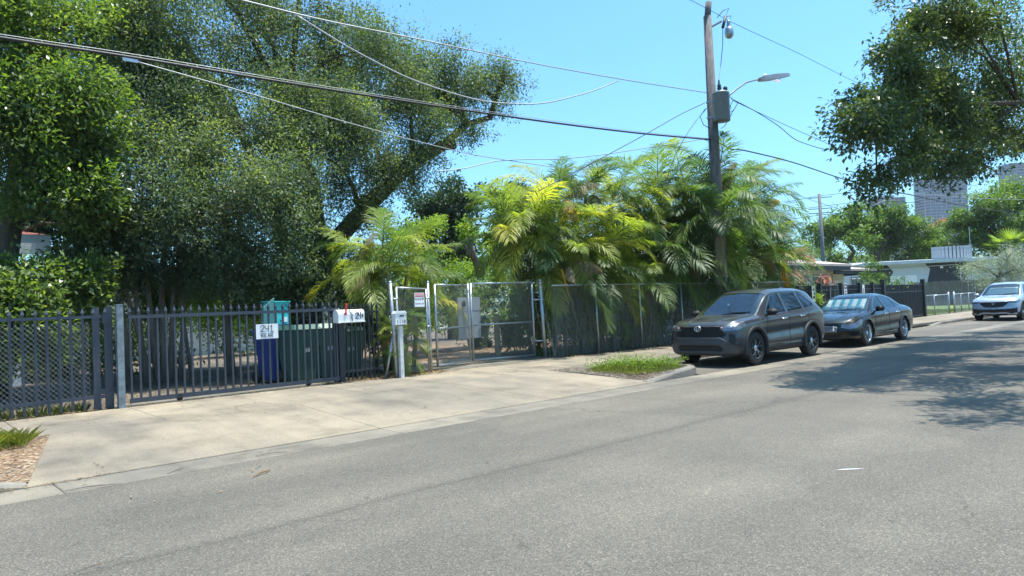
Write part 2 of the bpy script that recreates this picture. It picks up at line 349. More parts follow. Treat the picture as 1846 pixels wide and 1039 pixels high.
def slab(name, c, mat, parent, th=.10):
    """c = four top corners (x,y,z); slight bevel by inset"""
    c = [Vector(p) for p in c]; ctr = sum(c, Vector())/4; g_ = .011
    top = [p+(ctr-p).normalized()*g_*1.4 for p in c]
    e = [p+(ctr-p).normalized()*g_*.3-Vector((0, 0, .008)) for p in c]; bot = [p-Vector((0, 0, th)) for p in e]
    mb = MB(); mb.add(list(top)+list(e)+list(bot), [(0, 1, 2, 3)]+[(i, 4+i, 4+(i+1) % 4, (i+1) % 4) for i in range(4)]+[(4+i, 8+i, 8+(i+1) % 4, 4+(i+1) % 4) for i in range(4)])
    return mb.build(name, mat, parent)
# gutter
gb = strip('gutter', [(7.58, -.06), (8.3, -.06)], m_joint, X0, X1); tag(gb, kind='structure')
xs = [-12, -9, -6, -3, 0.0, 1.35]+[5.0, 8.15, 11.3]+[11.3+3.05*k for k in range(1, 30)]
for a, b in zip(xs[:-1], xs[1:]):
    j = random.uniform(-.003, .003); e = random.uniform(-.012, .012)
    slab('gutter_slab', [(a, 7.6+e, .002), (b, 7.6-e, .002), (b, 8.2, .002+j), (a, 8.2, .002+j)], m_conc2, gb)
slab('gutter_slab', [(xs[-1], 7.6, .002), (X1, 7.6, .002), (X1, 8.2, .002), (xs[-1], 8.2, .002)], m_conc2, gb)
# apron
dv = MB(); dv.add([(1.0, 8.2, -.07), (11.2, 8.2, -.07), (11.2, 10.7, .06), (1.0, 10.7, .06)], [(0, 1, 2, 3)]); dv = dv.build('driveway', m_joint); tag(dv, kind='structure')
slab('driveway_slab', [(1.12, 8.2, .012), (5.0, 8.2, .012), (5.0, 10.68, SWZ), (1.72, 10.68, SWZ)], m_conc, dv)
slab('driveway_slab', [(5.0, 8.2, .012), (8.2, 8.2, .012), (8.05, 10.68, SWZ), (5.0, 10.68, SWZ)], m_conc, dv)
slab('driveway_slab', [(8.2, 8.2, .012), (11.0, 8.2, .012), (10.7, 10.68, SWZ), (8.05, 10.68, SWZ)], m_conc, dv)
# sidewalk
sw = strip('sidewalk', [(10.4, .08), (12.9, .08)], m_joint, -20, X1); tag(sw, kind='structure')
k = -14
while 3.12+1.62*k < 100:
    a = 3.12+1.62*k; b = a+1.62; k += 1; j = random.uniform(-.004, .004); y0 = 10.68 if a < 11 else 10.42
    slab('sidewalk_slab', [(a, y0, SWZ+j), (b, y0, SWZ-j), (b, 11.72, SWZ+.012-j), (a, 11.72, SWZ+.012+j)], m_conc, sw)
    slab('sidewalk_slab', [(a, 11.72, SWZ+.014), (b, 11.72, SWZ+.014), (b, 12.62, SWZ+.03), (a, 12.62, SWZ+.03)], m_conc, sw)
slab('sidewalk_slab', [(a+1.62, 10.42, SWZ), (X1, 10.42, SWZ), (X1, 12.6, SWZ+.03), (a+1.62, 12.6, SWZ+.03)], m_conc, sw)
# inner drive behind the mesh gates
idr = MB(); idr.add([(8.2, 12.66, .202), (13.0, 12.66, .202), (13.2, 15.4, .212), (9.2, 15.4, .212)], [(0, 1, 2, 3)]); tag(idr.build('inner_drive', m_conc2), kind='structure')
def kerb(pts, name='kerb', w=.16, h=.165, z0=-.05, tops=None):
    prof = []; mb = MB(); n = len(pts); rows = []
    for i, p in enumerate(pts):
        p = Vector((p[0], p[1], 0)); d = (Vector((*pts[min(i+1, n-1)], 0))-Vector((*pts[max(i-1, 0)], 0))).normalized(); nrm = Vector((-d.y, d.x, 0))
        hh = h if tops is None else tops[i]
        rows.append([p+Vector((0, 0, z0)), p+nrm*.015+Vector((0, 0, hh-.035)), p+nrm*.04+Vector((0, 0, hh-.006)), p+nrm*.07+Vector((0, 0, hh)), p+nrm*w+Vector((0, 0, hh)), p+nrm*w+Vector((0, 0, z0))])
    vs = [v for r_ in rows for v in r_]; fs = []
    for i in range(n-1):
        for q in range(5): fs.append((i*6+q, (i+1)*6+q, (i+1)*6+q+1, i*6+q+1))
    fs += [(0, 1, 2, 3, 4, 5), tuple((n-1)*6+q for q in range(6))[::-1]]
    mb.add(vs, fs); return tag(mb.build(name, m_curb, smooth=False), kind='structure')
kerb([(-14+3*i, 8.22) for i in range(5)]+[(.2, 8.22), (.7, 8.22), (1.15, 8.23)], tops=[.165]*5+[.16, .11, .03])
kerb([(10.85, 8.24), (11.2, 8.22), (11.7, 8.22), (12.2, 8.24), (12.6, 8.36), (12.85, 8.62), (12.95, 9.2), (12.98, 9.8), (13.15, 10.15), (13.6, 10.24)]+[(14+2*i, 10.24) for i in range(6)]+[(26.5, 10.24)], tops=[.03, .06, .13, .165, .17, .17, .17, .17, .17, .17]+[.17]*6+[.05])
kerb([(32.5, 10.24), (34, 10.24)]+[(36+8*i, 10.24) for i in range(46)], tops=[.05, .15]+[.17]*46)
ve = MB(); vp = [(10.96, 8.22, .0), (11.2, 8.30, .05), (11.7, 8.30, .135), (12.4, 8.40, .15), (12.82, 8.75, .15), (12.92, 9.8, .15), (13.1, 10.5, .175), (12, 10.5, .178), (10.66, 10.72, .176), (10.8, 9.6, .115), (10.9, 8.8, .055)]; ve.add(vp+[(11.9, 9.4, .19)], [(i, (i+1) % 11, 11) for i in range(11)]); tag(ve.build('verge_soil', m_soil), kind='structure')
ve = MB(); ve.add([(-14, 8.37, .15), (.5, 8.37, .13), (.95, 8.34, .05), (1.17, 8.34, .03), (1.74, 10.69, .172), (-14, 10.69, .172)], [(0, 1, 2, 3, 4, 5)]); tag(ve.build('mulch_verge', m_mulch), kind='structure')
ga = MB(); ga.add([(2.9, 12.63, .202), (7.0, 12.63, .202), (7.0, 13.15, .204), (2.9, 13.15, .204)], [(0, 1, 2, 3)]); tag(ga.build('gate_threshold', m_conc2), kind='structure')
hb = MB().box(-260, 1160, -260, 1160, -1.2, 150).build('haze', hz_m); tag(hb, kind='stuff')
# ------------------------------------------------------------ buildings
def wallbox(root, name, x0, x1, y0, y1, z0, z1, mat, bevel=0):
    L = root.location; return MB().box(x0-L[0], x1-L[0], y0-L[1], y1-L[1], z0-L[2], z1-L[2]).build(name, mat, root, bevel=bevel)
# tan roofed house, wall parallel to the street
HY = 18.0
hx0 = at(1395, 500, Y=HY)[0]; hx1 = at(1572, 500, Y=HY-.5)[0]; hxm = at(1497, 500, Y=HY)[0]
h1 = empty('house', (hx0, HY, .15), 'cream house with low tan shingle roof and charcoal fascia behind the black fence', 'house')
ez = at(1480, 484, Y=HY-.9)[2]
wallbox(h1, 'wall', hx0-8, hxm, HY, HY+9, .1, ez, m_cream); wallbox(h1, 'wall', hxm, hx1, HY+1.2, HY+9, .1, ez-.05, m_cream)
wallbox(h1, 'fascia', hx0-9, hxm+.4, HY-1.0, HY-.92, ez-.10, ez+.24, m_dk); wallbox(h1, 'fascia', hxm-.2, hx1+1, HY-.35, HY-.27, ez-.28, ez+.02, m_dk); wallbox(h1, 'fascia', hx1+.92, hx1+1, HY-.27, HY+10, ez-.28, ez+.02, m_dk)
L = h1.location
def roofp(P, name='roof', mat=m_roof):
    P = [(p[0]-L[0], p[1]-L[1], p[2]-L[2]) for p in P]; n = len(P)
    mb = MB().add(P+[(a, b, c-.12) for a, b, c in P], [tuple(range(n)), tuple(range(n, 2*n))[::-1]]+[(i, n+i, n+(i+1) % n, (i+1) % n) for i in range(n)]); return mb.build(name, mat, h1)
rz = ez+.24; pk = at(1430, 458, Y=HY+4.5)[2]
roofp([(hx0-9, HY-1.05, rz), (hxm+.45, HY-1.05, rz), (hxm-2.5, HY+4.5, pk-.1), (hx0-9, HY+4.5, pk)])
roofp([(hxm+.45, HY-1.05, rz+.0), (hxm+.6, HY-.4, rz-.2), (hx1+1.05, HY-.4, ez+.05), (hx1-1, HY+4.5, rz+.5), (hxm-2.5, HY+4.5, pk-.1)])
roofp([(hx0-9, HY+4.5, pk), (hx1-1, HY+4.5, rz+.5), (hx1+1.05, HY+10, ez), (hx0-9, HY+10, rz)])
roofp([(hx1+1.05, HY-.4, ez+.05), (hx1+1.05, HY+10, ez), (hx1-1, HY+4.5, rz+.5)])
def window(root, x0, x1, z0, z1, y, mul=1, bars=True):
    L = root.location; f = MB(); w = .05
    for a, b, c, d_ in ((x0, x1, z0, z0+w), (x0, x1, z1-w, z1), (x0, x0+w, z0+w, z1-w), (x1-w, x1, z0+w, z1-w)): f.box(a-L[0], b-L[0], y-.05-L[1], y+.02-L[1], c-L[2], d_-L[2])
    for i in range(mul): xm = x0+(x1-x0)*(i+1)/(mul+1); f.box(xm-.02-L[0], xm+.02-L[0], y-.045-L[1], y+.0-L[1], z0+w-L[2], z1-w-L[2])
    fo = f.build('window', m_white, root)
    MB().box(x0+w-L[0], x1-w-L[0], y-.012-L[1], y-.004-L[1], z0+w-L[2], z1-w-L[2]).build('pane', M_pane, fo)
    if bars:
        for z in (z0+.02, z1+.03): MB().box(x0-.12-L[0], x1+.12-L[0], y-.16-L[1], y-.14-L[1], z-L[2], z+.03-L[2]).build('bar', m_black, fo)
        for x in (x0-.1, x1+.1): MB().box(x-.012-L[0], x+.012-L[0], y-.165-L[1], y-.135-L[1], z0-L[2], z1+.1-L[2]).build('bar', m_black, fo)
    return fo
M_pane = M('dark window pane', (.035, .04, .045), .08, 0, .2, 1, 0)
def wx(px, Y): return at(px, 500, Y=Y)[0]
window(h1, wx(1463, HY), wx(1494, HY), .9, ez-.35, HY, 1); window(h1, wx(1532, HY+1.2), wx(1556, HY+1.2), .9, ez-.45, HY+1.2, 1)
window(h1, wx(1418, HY), wx(1430, HY), .9, ez-.35, HY, 0, False)
dr = MB().box(wx(1500, HY+1.2)-L[0], wx(1510, HY+1.2)-L[0], 1.14, 1.19, 0, ez-.7).build('door', m_white, h1); MB().box(wx(1501.5, HY+1.2)-L[0], wx(1507, HY+1.2)-L[0], 1.12, 1.138, .5, ez-.9).build('pane', m_mid_glass if 'm_mid_glass' in globals() else m_turq2, dr)
v0 = at(1437, 478, Y=HY+1)
MB().cyl((v0[0]-L[0], 1, v0[2]-.3-L[2]), (v0[0]-L[0], 1, v0[2]+.75-L[2]), .045).cyl((v0[0]-L[0], 1, v0[2]-.05-L[2]), (v0[0]-L[0], 1, v0[2]+.05-L[2]), .14, .06).cyl((v0[0]-.12-L[0], 1, v0[2]+.75-L[2]), (v0[0]+.22-L[0], 1, v0[2]+.80-L[2]), .035).build('roof_vent_pipe', m_dk, h1)
MB().tube([(wx(1437, HY)-L[0], -.05, 0), (wx(1437, HY)-L[0], -.05, ez-.3)], .03, 6).build('conduit', m_cream, h1)
# flat roofed grey house with painted arrows: faces the camera behind the board fence
A = at(1574, 500, D=68); Bq = at(1850, 500, D=66); d_ = Bq-A; d_[2] = 0; wl_ = np.linalg.norm(d_); ang = math.atan2(d_[1], d_[0])
h2 = empty('house', (A[0], A[1], .1), 'flat roofed pale blue grey house painted with large black arrow shapes', 'house', rz=ang)
def hu(px): # distance along wall for a pixel column
    r1 = ray(px, 490)[:2]; n_ = np.array([-d_[1], d_[0]])/wl_; t = (A[:2]@n_)/(r1@n_); return float((r1*t-A[:2])@(d_[:2]/wl_))
def hz(px, py): r1 = ray(px, py); n_ = np.array([-d_[1], d_[0]])/wl_; t = (A[:2]@n_)/(r1[:2]@n_); return float(H+r1[2]*t-.1)
zt1 = hz(1600, 478); zt2 = hz(1740, 467); zt = (zt1+zt2)/2; zb_ = 0
MB().box(-.6, hu(1800), 0, 9, 0, zt).build('wall', m_blueg, h2)
MB().box(-1.2, hu(1800)+.6, -1.0, 9.5, zt-.02, zt+.10).build('roof', m_roofw, h2); MB().box(-1.25, hu(1800)+.65, -1.06, -.98, zt-.13, zt+.16).build('fascia', m_roofw, h2)
MB().hexa([(-1.2, -.9, zt+.1), (hu(1800)+.5, -.9, zt+.1), (hu(1800)+.5, 9, zt+.1), (-1.2, 9, zt+.1)], [(-.8, 3, zt+.35), (hu(1800), 3, zt+.35), (hu(1800), 6, zt+.35), (-.8, 6, zt+.35)]).build('roof_slope', m_roofw, h2)
q = lambda px, py: (hu(px), hz(px, py))
def mural(P): MB().prism([(a, max(b, .1)) for a, b in P], 'y', -.016, -.004).build('painted_arrow', m_dk, h2)
mid = lambda a, b: (a+b)/2
mural([(-.6, zt-.14), (hu(1600), zt-.14), (hu(1610), hz(1610, 490)), (hu(1592), .9), (-.6, .9)])
mural([(hu(1668), zt-.14), (hu(1743), zt-.14), (hu(1743), .9), (hu(1664), .9), (hu(1677), hz(1677, 485))])
for a, b in ((1604, 1624), (1630, 1652)): MB().box(hu(a), hu(b), -.05, -.004, 1.5, hz(1628, 497)).build('shutter', m_white, h2, bevel=.01)
MB().tube([(hu(1590), -.06, hz(1590, 486)), (hu(1725), -.06, hz(1725, 477)), (hu(1731), -.06, hz(1731, 480)), (hu(1731), -.06, .6)], .035, 6).build('conduit', m_blueg, h2)
MB().box(hu(1695), hu(1700), -.08, -.004, hz(1697, 484), hz(1697, 480)).build('junction_box', m_white, h2)
ac = empty('rooftop_unit', tuple(at(1714, 460, D=69.5)*np.array([1, 1, 0])+np.array([0, 0, zt+.15])), 'grey ribbed sheet metal enclosure standing on the flat white roof', 'roof enclosure', rz=ang)
hh = hz(1714, 441)-zt-.1; me = None; nn = 16
for k in range(nn+1):
    t = math.pi*(k/nn); x, y = -1.9*math.cos(t)*.92, -1.2*math.sin(t)*.5
    o = MB().box(-.13, .13, -.02, .02, 0, hh).build('panel', M('enclosure panel', (.36, .38, .40), .5, .3), ac) if me is None else inst('panel', me, ac)
    me = o.data; o.location = (x, y-.2, 0); o.rotation_euler.z = math.atan2(-1.2*.5*math.cos(t), 1.55*.92*math.sin(t)+1e-6)
MB().box(-1.4, 1.4, -.4, .8, .05, hh-.1).build('core', m_dk, ac)
mast = empty('antenna_mast', tuple(at(1750, 460, D=68)*np.array([1, 1, 0])+np.array([0, 0, zt+.1])), 'thin bare metal antenna mast on the flat roof beside the ribbed enclosure', 'mast'); MB().cyl((0, 0, 0), (0, 0, 3.2), .03).cyl((-.5, 0, 1.5), (.5, 0, 1.5), .015).build('pole', m_galv, mast)
# board fence
Fa = at(1640, 553, z=.2); Fb = at(1806, 547, z=.2); fd = Fb-Fa; fd[2] = 0; fl = np.linalg.norm(fd); fang = math.atan2(fd[1], fd[0])
bf = empty('board_fence', (Fa[0], Fa[1], .15), 'weathered grey brown vertical board fence behind the small lawn', 'fence', rz=fang)
n = int(fl/.155); me = None
for k in range(n):
    o = MB().prism([(-.07, 0), (.07, 0), (.07, 2.0), (.04, 2.06), (-.04, 2.06), (-.07, 2.0)], 'y', -.012, .012).build('board', m_wood, bf) if me is None else inst('board', me, bf)
    me = o.data; o.location = (k*.155, random.uniform(-.006, .006), random.uniform(-.03, .02)); o.rotation_euler.y = random.uniform(-.006, .006)
for z in (.4, 1.0, 1.8): MB().box(0, fl, -.06, -.014, z, z+.09).build('rail', m_wood, bf)
for k in range(0, n, 16): MB().box(k*.155-.05, k*.155+.05, -.11, -.061, 0, 2.1).build('post', m_wood, bf)
lw = MB(); P0 = [at(1650, 574, z=.19), at(1815, 556, z=.19)]; P = [(39.3, 13.2, .19), (58, 13.5, .19), (Fb[0]+6, Fb[1]+1, .19), (Fa[0]-3, Fa[1]+1, .19)]
lw.add(P, [(0, 1, 2, 3)]); tag(lw.build('lawn', m_lawn), kind='structure')
# house left behind trees
hl = at(-60, 445, Y=20.5)
h3 = empty('house', (hl[0], 20.5, .15), 'pale blue house with red brown roof edge behind the left trees', 'house'); L3 = h3.location
ze = at(40, 455, Y=19.5)[2]; xr = at(92, 445, Y=19.5)[0]
MB().box(-12, xr-hl[0]-.5, 0, 7, 0, ze-.15).build('wall', m_pale, h3); MB().box(-12.5, xr-hl[0], -1, -.9, ze-.18, ze+.26).build('fascia', m_pale, h3)
MB().hexa([(-12.5, -1.02, ze+.26), (xr-hl[0]+.02, -1.02, ze+.26), (xr-hl[0]+.02, 8, ze+.26), (-12.5, 8, ze+.26)], [(-12.5, 3.4, ze+1.0), (xr-hl[0]-1.5, 3.4, ze+1.0), (xr-hl[0]-1.5, 3.6, ze+1.0), (-12.5, 3.6, ze+1.0)]).build('roof', m_roofr, h3)
M_w2 = m_white
h4 = empty('house', (8, 30, .15), 'white house glimpsed through gaps between the dark tree trunks', 'house')
MB().box(-5, 9, 0, 8, 0, 3.0).build('wall', m_cream, h4); MB().box(-5.6, 9.6, -.7, 8.6, 3.0, 3.25).build('roof', m_roofw, h4); window(h4, 5.0, 6.4, 1.2, 2.4, 30, 1, False); window(h4, 10.0, 11.4, 1.2, 2.4, 30, 1, False)
# high rises
m_tw = M('tower glass', (.05, .09, .16), .25, .3, .15, .05, 0); m_tw2 = M('tower slab', (.19, .25, .33), .7, 0, .08, .1, 0)
def tower(pxl, pxr, ptop, D, label, dep=22, curve=False):
    a = at(pxl, 520, D=D); b = at(pxr, 520, D=D); dd = b-a; dd[2] = 0; w = np.linalg.norm(dd); ht = at((pxl+pxr)/2, ptop, D=D)[2]
    t = empty('tower_block', (a[0], a[1], 0), label, 'high rise', 'distant high rise towers', rz=math.atan2(dd[1], dd[0]))
    MB().box(.8, w-.8, 1.2, dep, 0, ht).build('core', m_tw, t); nf = int(ht/3.3); me = None; pm = None
    for i in range(nf+1):
        if me is None: o = MB().box(0, w, 0, dep+1, 0, .55).build('balcony_slab', m_tw2, t); me = o.data
        else: o = inst('balcony_slab', me, t)
        o.location.z = i*3.3+(ht-nf*3.3)
    for k in range(0, int(w/6)+1):
        x = min(w-.4, k*6.0); o = MB().box(-.3, .3, .4, 1.15, 0, ht).build('fin', m_tw2, t) if pm is None else inst('fin', pm, t); pm = o.data; o.location.x = x+.2
    for k in range(0, int(w/6), 2):
        o = MB().box(k*6+1.2, k*6+3.6, .9, 1.19, 0, ht-2).build('window_band', M_pane, t)
    MB().box(w*.3, w*.7, 5, dep-5, ht, ht+4).build('plant_room', m_tw2, t)
tower(1677, 1756, 318, 800, 'taller blue grey balcony tower half hidden by the hanging branches, right of the gap'); tower(1585, 1644, 356, 850, 'rounder blue grey balcony tower with stepped edge left of the bright gap'); tower(1649, 1661, 402, 900, 'small pale blue block low between the two towers'); tower(1836, 1990, 290, 800, 'blue tower just showing at the right frame edge behind leaves')
# ------------------------------------------------------------ fences and gates
def text(s, size, mat, parent, M_, name='lettering', ext=.001, align='CENTER', font=None):
    c = bpy.data.curves.new('t', 'FONT'); c.body = s; c.size = size; c.extrude = ext; c.align_x = align; c.resolution_u = 3
    t = bpy.data.objects.new('t', c); COL.objects.link(t); dg = bpy.context.evaluated_depsgraph_get()
    me = bpy.data.meshes.new_from_object(t.evaluated_get(dg)); bpy.data.objects.remove(t); me.transform(M_)
    me.materials.clear(); return link_mesh(name, me, mat, parent)
FACE = Matrix(((1, 0, 0, 0), (0, 0, -1, 0), (0, 1, 0, 0), (0, 0, 0, 1)))   # text plane facing -Y
def strokes(lines, mat, parent, org, sx, sz, th=.006, name='lettering'):
    mb = MB()
    for ln in lines: mb.tube([(org[0]+p[0]*sx, org[1], org[2]+p[1]*sz) for p in ln], th, 4)
    return mb.build(name, mat, parent)
GL = {'2': [[(0, .8), (.15, .98), (.4, 1), (.5, .8), (.4, .5), (0, .05), (.12, .12), (.55, .02)]], '4': [[(.0, 1), (.02, .5), (.45, .52)], [(.42, 1.05), (.42, 0)]], '1': [[(.02, .75), (.2, 1.02), (.2, -.05)], [(-.05, -.05), (.45, -.02)]],
      'R': [[(0, 0), (.02, 1), (.35, .95), (.38, .6), (.05, .5), (.45, 0)]], 'E': [[(.4, 1), (.03, .95), (0, .5), (.3, .5)], [(0, .5), (.02, .02), (.42, .05)]], 'A': [[(0, 0), (.22, 1), (.42, 0)], [(.08, .4), (.38, .4)]],
      'K': [[(0, 0), (0, 1)], [(.4, 1), (0, .45), (.42, 0)]], 'I': [[(.2, 0), (.2, 1)]], 'N': [[(0, 0), (0, 1), (.42, 0), (.42, 1)]], 'O': [[(.2, 0), (0, .5), (.2, 1), (.42, .5), (.2, 0)]], 'T': [[(0, 1), (.45, 1)], [(.22, 1), (.22, 0)]], 'V': [[(0, 1), (.2, 0), (.42, 1)]]}
def word(w, adv=.62):
    out = []
    for i, ch in enumerate(w): out += [[(x+i*adv, z) for x, z in ln] for ln in GL[ch]]
    return out
def picket_mesh(h, w=.027, fin=.11):
    mb = MB(); a = w/2; mb.box(-a, a, -a, a, 0, h)
    s = a*1.55
    mb.add([(-a, -a, h), (a, -a, h), (a, a, h), (-a, a, h), (-s, -s, h+.03), (s, -s, h+.03), (s, s, h+.03), (-s, s, h+.03), (0, 0, h+fin)], [(0, 1, 5, 4), (1, 2, 6, 5), (2, 3, 7, 6), (3, 0, 4, 7), (4, 5, 8), (5, 6, 8), (6, 7, 8), (7, 4, 8)])
    return mb
def picket_run(root, x0, x1, y, z, h, pitch, mat, rails, fin=.11, w=.027):
    """straight run along the street"""
    me = None; n = int(round((x1-x0)/pitch))
    for i in range(n+1):
        x = x0+(x1-x0)*i/n
        if me is None: o = picket_mesh(h, w, fin).build('picket', mat, root); me = o.data
        else: o = inst('picket', me, root)
        o.location = (x-root.location.x, y-root.location.y, z-root.location.z); o.rotation_euler = (random.uniform(-.004, .004), random.uniform(-.006, .006), 0)
    for rz, rh in rails:
        MB().box(x0-.03-root.location.x, x1+.03-root.location.x, y-root.location.y-.019, y-root.location.y+.019, z+rz-rh-root.location.z, z+rz-root.location.z).build('rail', mat, root)
def mesh_panel(root, p0, p1, z0, z1, cell=.057, r=.0024, name='chain_link', mat=None):
    """chain-link fabric between two ground points"""
    p0 = np.array(p0, float); p1 = np.array(p1, float); Lx = np.linalg.norm(p1-p0); u = (p1-p0)/Lx; nrm = np.array([-u[1], u[0]]); h = z1-z0; dd = cell*math.sqrt(2)
    V = []; F = []
    def strip_(a, b, off):
        d = np.array([b[0]-a[0], b[1]-a[1]]); l = np.hypot(*d)
        if l < .02: return
        q = np.array([-d[1], d[0]])/l*r; base = len(V)
        for (s, t, o) in ((a[0]+q[0], a[1]+q[1], off), (a[0]-q[0], a[1]-q[1], off), (a[0], a[1], off-r*1.6), (b[0]+q[0], b[1]+q[1], off), (b[0]-q[0], b[1]-q[1], off), (b[0], b[1], off-r*1.6)):
            xy = p0+u*s+nrm*o; V.append((xy[0]-root.location.x, xy[1]-root.location.y, z0+t-root.location.z))
        F.extend([(base, base+1, base+4, base+3), (base+1, base+2, base+5, base+4), (base+2, base, base+3, base+5)])
    c = -h
    while c < Lx:
        s0, s1 = max(c, 0), min(c+h, Lx)
        if s1 > s0: strip_((s0, s0-c), (s1, s1-c), .002); strip_((s0, h-(s0-c)), (s1, h-(s1-c)), -.002)
        c += dd
    return tag(np_mesh(name, V, F, mat or m_wire, root), kind='stuff')
FZ = .2
# left fixed picket panel
r_ = empty('picket_fence', (2.85, 12.72, FZ), 'grey iron spear picket fence left of the tall square gate post', 'fence')
picket_run(r_, -3.2, 2.84, 12.72, FZ+.02, 1.47, .155, m_iron, [(1.46, .045), (.20, .045)], w=.034)
g_ = empty('sliding_gate', (5, 12.62, FZ), 'wide grey iron sliding driveway gate with spear tips and the hand lettered white board', 'gate')
picket_run(g_, 3.18, 6.82, 12.62, FZ+.08, 1.41, .136, m_iron, [(1.38, .055), (.05, .075)], w=.030)
for x in (3.9, 6.2):
    MB().lathe([(.05, -.02), (.055, 0), (.05, .02), (.001, .02)], (x-5, 0, .065), 14, 'y').build('wheel', m_black, g_); MB().box(x-5-.03, x-5+.03, -.03, .03, .06, .13).build('wheel_bracket', m_black, g_)
r_ = empty('gate_post', (3.02, 12.60, FZ), 'tall pale grey square post standing between picket fence and sliding gate', 'post')
MB().box(-.05, .05, -.05, .05, -.03, 1.62).build('shaft', m_ironlt, r_, bevel=.004); MB().box(-.054, .054, -.054, .054, 1.62, 1.64).build('cap', m_ironlt, r_, bevel=.003)
r_ = empty('gate_guide', (2.8, 12.75, FZ), 'dark double steel guide frame behind the pale gate post', 'gate guide')
for x in (-.08, .10): MB().box(x-.045, x+.045, -.04, .05, -.02, 1.60).build('upright', m_iron, r_, bevel=.004)
MB().box(-.14, .2, -.05, .06, .24, .32).build('crossbar', m_iron, r_); MB().box(.0, .13, -.07, .04, 1.35, 1.5).build('latch_box', m_iron, r_, bevel=.004)
# small chain-link panel behind the left fence
r_ = empty('mesh_fence', (1.2, 13.35, FZ), 'low galvanised chain link panel behind the left picket fence', 'fence')
mesh_panel(r_, (-2.5, 13.5), (2.75, 13.35), FZ+.05, FZ+1.38, r=.0034); MB().cyl((.25, 0, 0), (.25, 0, 1.45), .03).build('post', m_galv, r_, True)
# dark fence panel right of the mailbox
r_ = empty('picket_fence', (7.4, 12.75, FZ), 'black iron picket panel between the white mailbox and the chain link gates', 'fence')
picket_run(r_, 7.02, 7.82, 12.75, FZ+.02, 1.42, .105, m_black, [(1.36, .04), (.2, .04)])
r_ = empty('gate_post', (6.93, 12.66, FZ), 'dark square iron post under the curved mailbox with a red flag', 'post')
MB().box(-.06, .06, -.05, .05, -.03, 1.16).build('shaft', m_black, r_, bevel=.004)
MB().box(-.16, -.10, -.03, .03, -.03, 1.45).build('stile', m_iron, r_, bevel=.003)
# curved white mailbox with chain
r_ = empty('mailbox', (7.05, 12.52, FZ+1.18), 'white curved top mailbox numbered 241 with red flag and black chain', 'mailbox')
prof = [(-.10, 0), (-.10, .15)]+[(.10*-math.cos(t), .15+.09*math.sin(t)) for t in np.linspace(0, math.pi, 11)][1:-1]+[(.10, .15), (.10, 0)]
MB().prism(prof, 'x', -.27, .27).build('body', m_white, r_, bevel=.004)
prof2 = [(a*1.06, b*1.04-.006) for a, b in prof]; MB().prism(prof2, 'x', -.29, -.262).build('door', m_white, r_, bevel=.003); MB().prism(prof2, 'x', .262, .285).build('end_rim', m_white, r_, bevel=.003)
MB().box(-.29, .30, -.12, .12, -.012, 0).build('base_plate', m_white, r_)
MB().hexa([(-.15, -.118, .13), (-.11, -.118, .13), (-.11, -.108, .13), (-.15, -.108, .13)], [(-.13, -.118, .36), (-.09, -.118, .36), (-.09, -.108, .36), (-.13, -.108, .36)]).build('flag', m_red, r_, bevel=.002)
MB().cyl((-.24, -.04, .24), (-.24, -.04, .27), .012).build('knob', m_white, r_)
cm = MB()
for i in range(9):
    zc = .225-.025*i; yy = -.108 if zc < .17 else -.108+ (zc-.17)*.6; xx = -.03+.010*i*(1 if i < 5 else .6)
    a = [(xx+.012*math.cos(t)*(1 if i % 2 else .3), yy-.004+.006*math.sin(t)*(1 if i % 2 == 0 else 0), zc+.018*math.sin(t)) for t in np.linspace(0, 2*math.pi, 9)]; cm.tube(a, .0045, 4, False)
cm.build('chain', m_black, r_)
strokes(word('24', .6)+[[(1.22, .45), (1.42, .75), (1.38, .2)]], m_ink, r_, (.085, -.104, .05), .115, .13, .008)
# hand lettered board
r_ = empty('board_sign', (5.42, 12.585, FZ+.95), 'white board hand lettered 241 REAR hung on the sliding gate', 'sign')
MB().box(-.205, .205, -.008, 0, .0, .265).build('board', m_white, r_)
strokes(word('241', .62), m_ink, r_, (-.13, -.011, .125), .15, .12, .006); strokes(word('REAR', .58), m_ink, r_, (-.11, -.011, .03), .10, .07, .0052)
# chain link gates
def pipe(root, a, b, r, name='post', mat=None, cap=False):
    L = np.array(root.location); a = np.array(a, float)-L; b = np.array(b, float)-L; mb = MB().cyl(a, b, r, n=10)
    if cap: mb.lathe([(r*1.15, -.02), (r*1.15, .01), (r*.7, .03), (.001, .04)], tuple(b), 10)
    return mb.build(name, mat or m_galv, root, True)
PG = {'a': (7.98, 12.42), 'b': (9.05, 12.64), 'c': (9.42, 12.92), 'd': (10.92, 13.42), 'e': (12.86, 13.02)}
r_ = empty('mesh_gate', (8.5, 12.5, FZ), 'narrow chain link panel left of the driveway gates carrying the warning sign', 'gate')
pipe(r_, (8.02, 12.40, FZ-.03), (7.96, 12.42, FZ+1.93), .036, cap=True); pipe(r_, (8.10, 12.42, FZ+.05), (8.10, 12.42, FZ+1.83), .022, 'stile'); pipe(r_, (8.98, 12.62, FZ+.05), (8.98, 12.62, FZ+1.80), .022, 'stile')
pipe(r_, (8.10, 12.42, FZ+1.83), (8.98, 12.62, FZ+1.80), .02, 'rail'); pipe(r_, (7.82, 12.5, FZ), (8.03, 12.44, FZ+1.0), .025, 'brace'); mesh_panel(r_, (8.1, 12.43), (8.98, 12.63), FZ+.05, FZ+1.8)
pipe(r_, (9.05, 12.64, FZ-.03), (9.05, 12.64, FZ+1.94), .032, cap=True)
for z in (.5, 1.0, 1.6): pipe(r_, (7.99, 12.39, FZ+z), (8.13, 12.40, FZ+z), .016, 'hinge'); pipe(r_, (8.95, 12.59, FZ+z), (9.08, 12.61, FZ+z), .016, 'hinge')
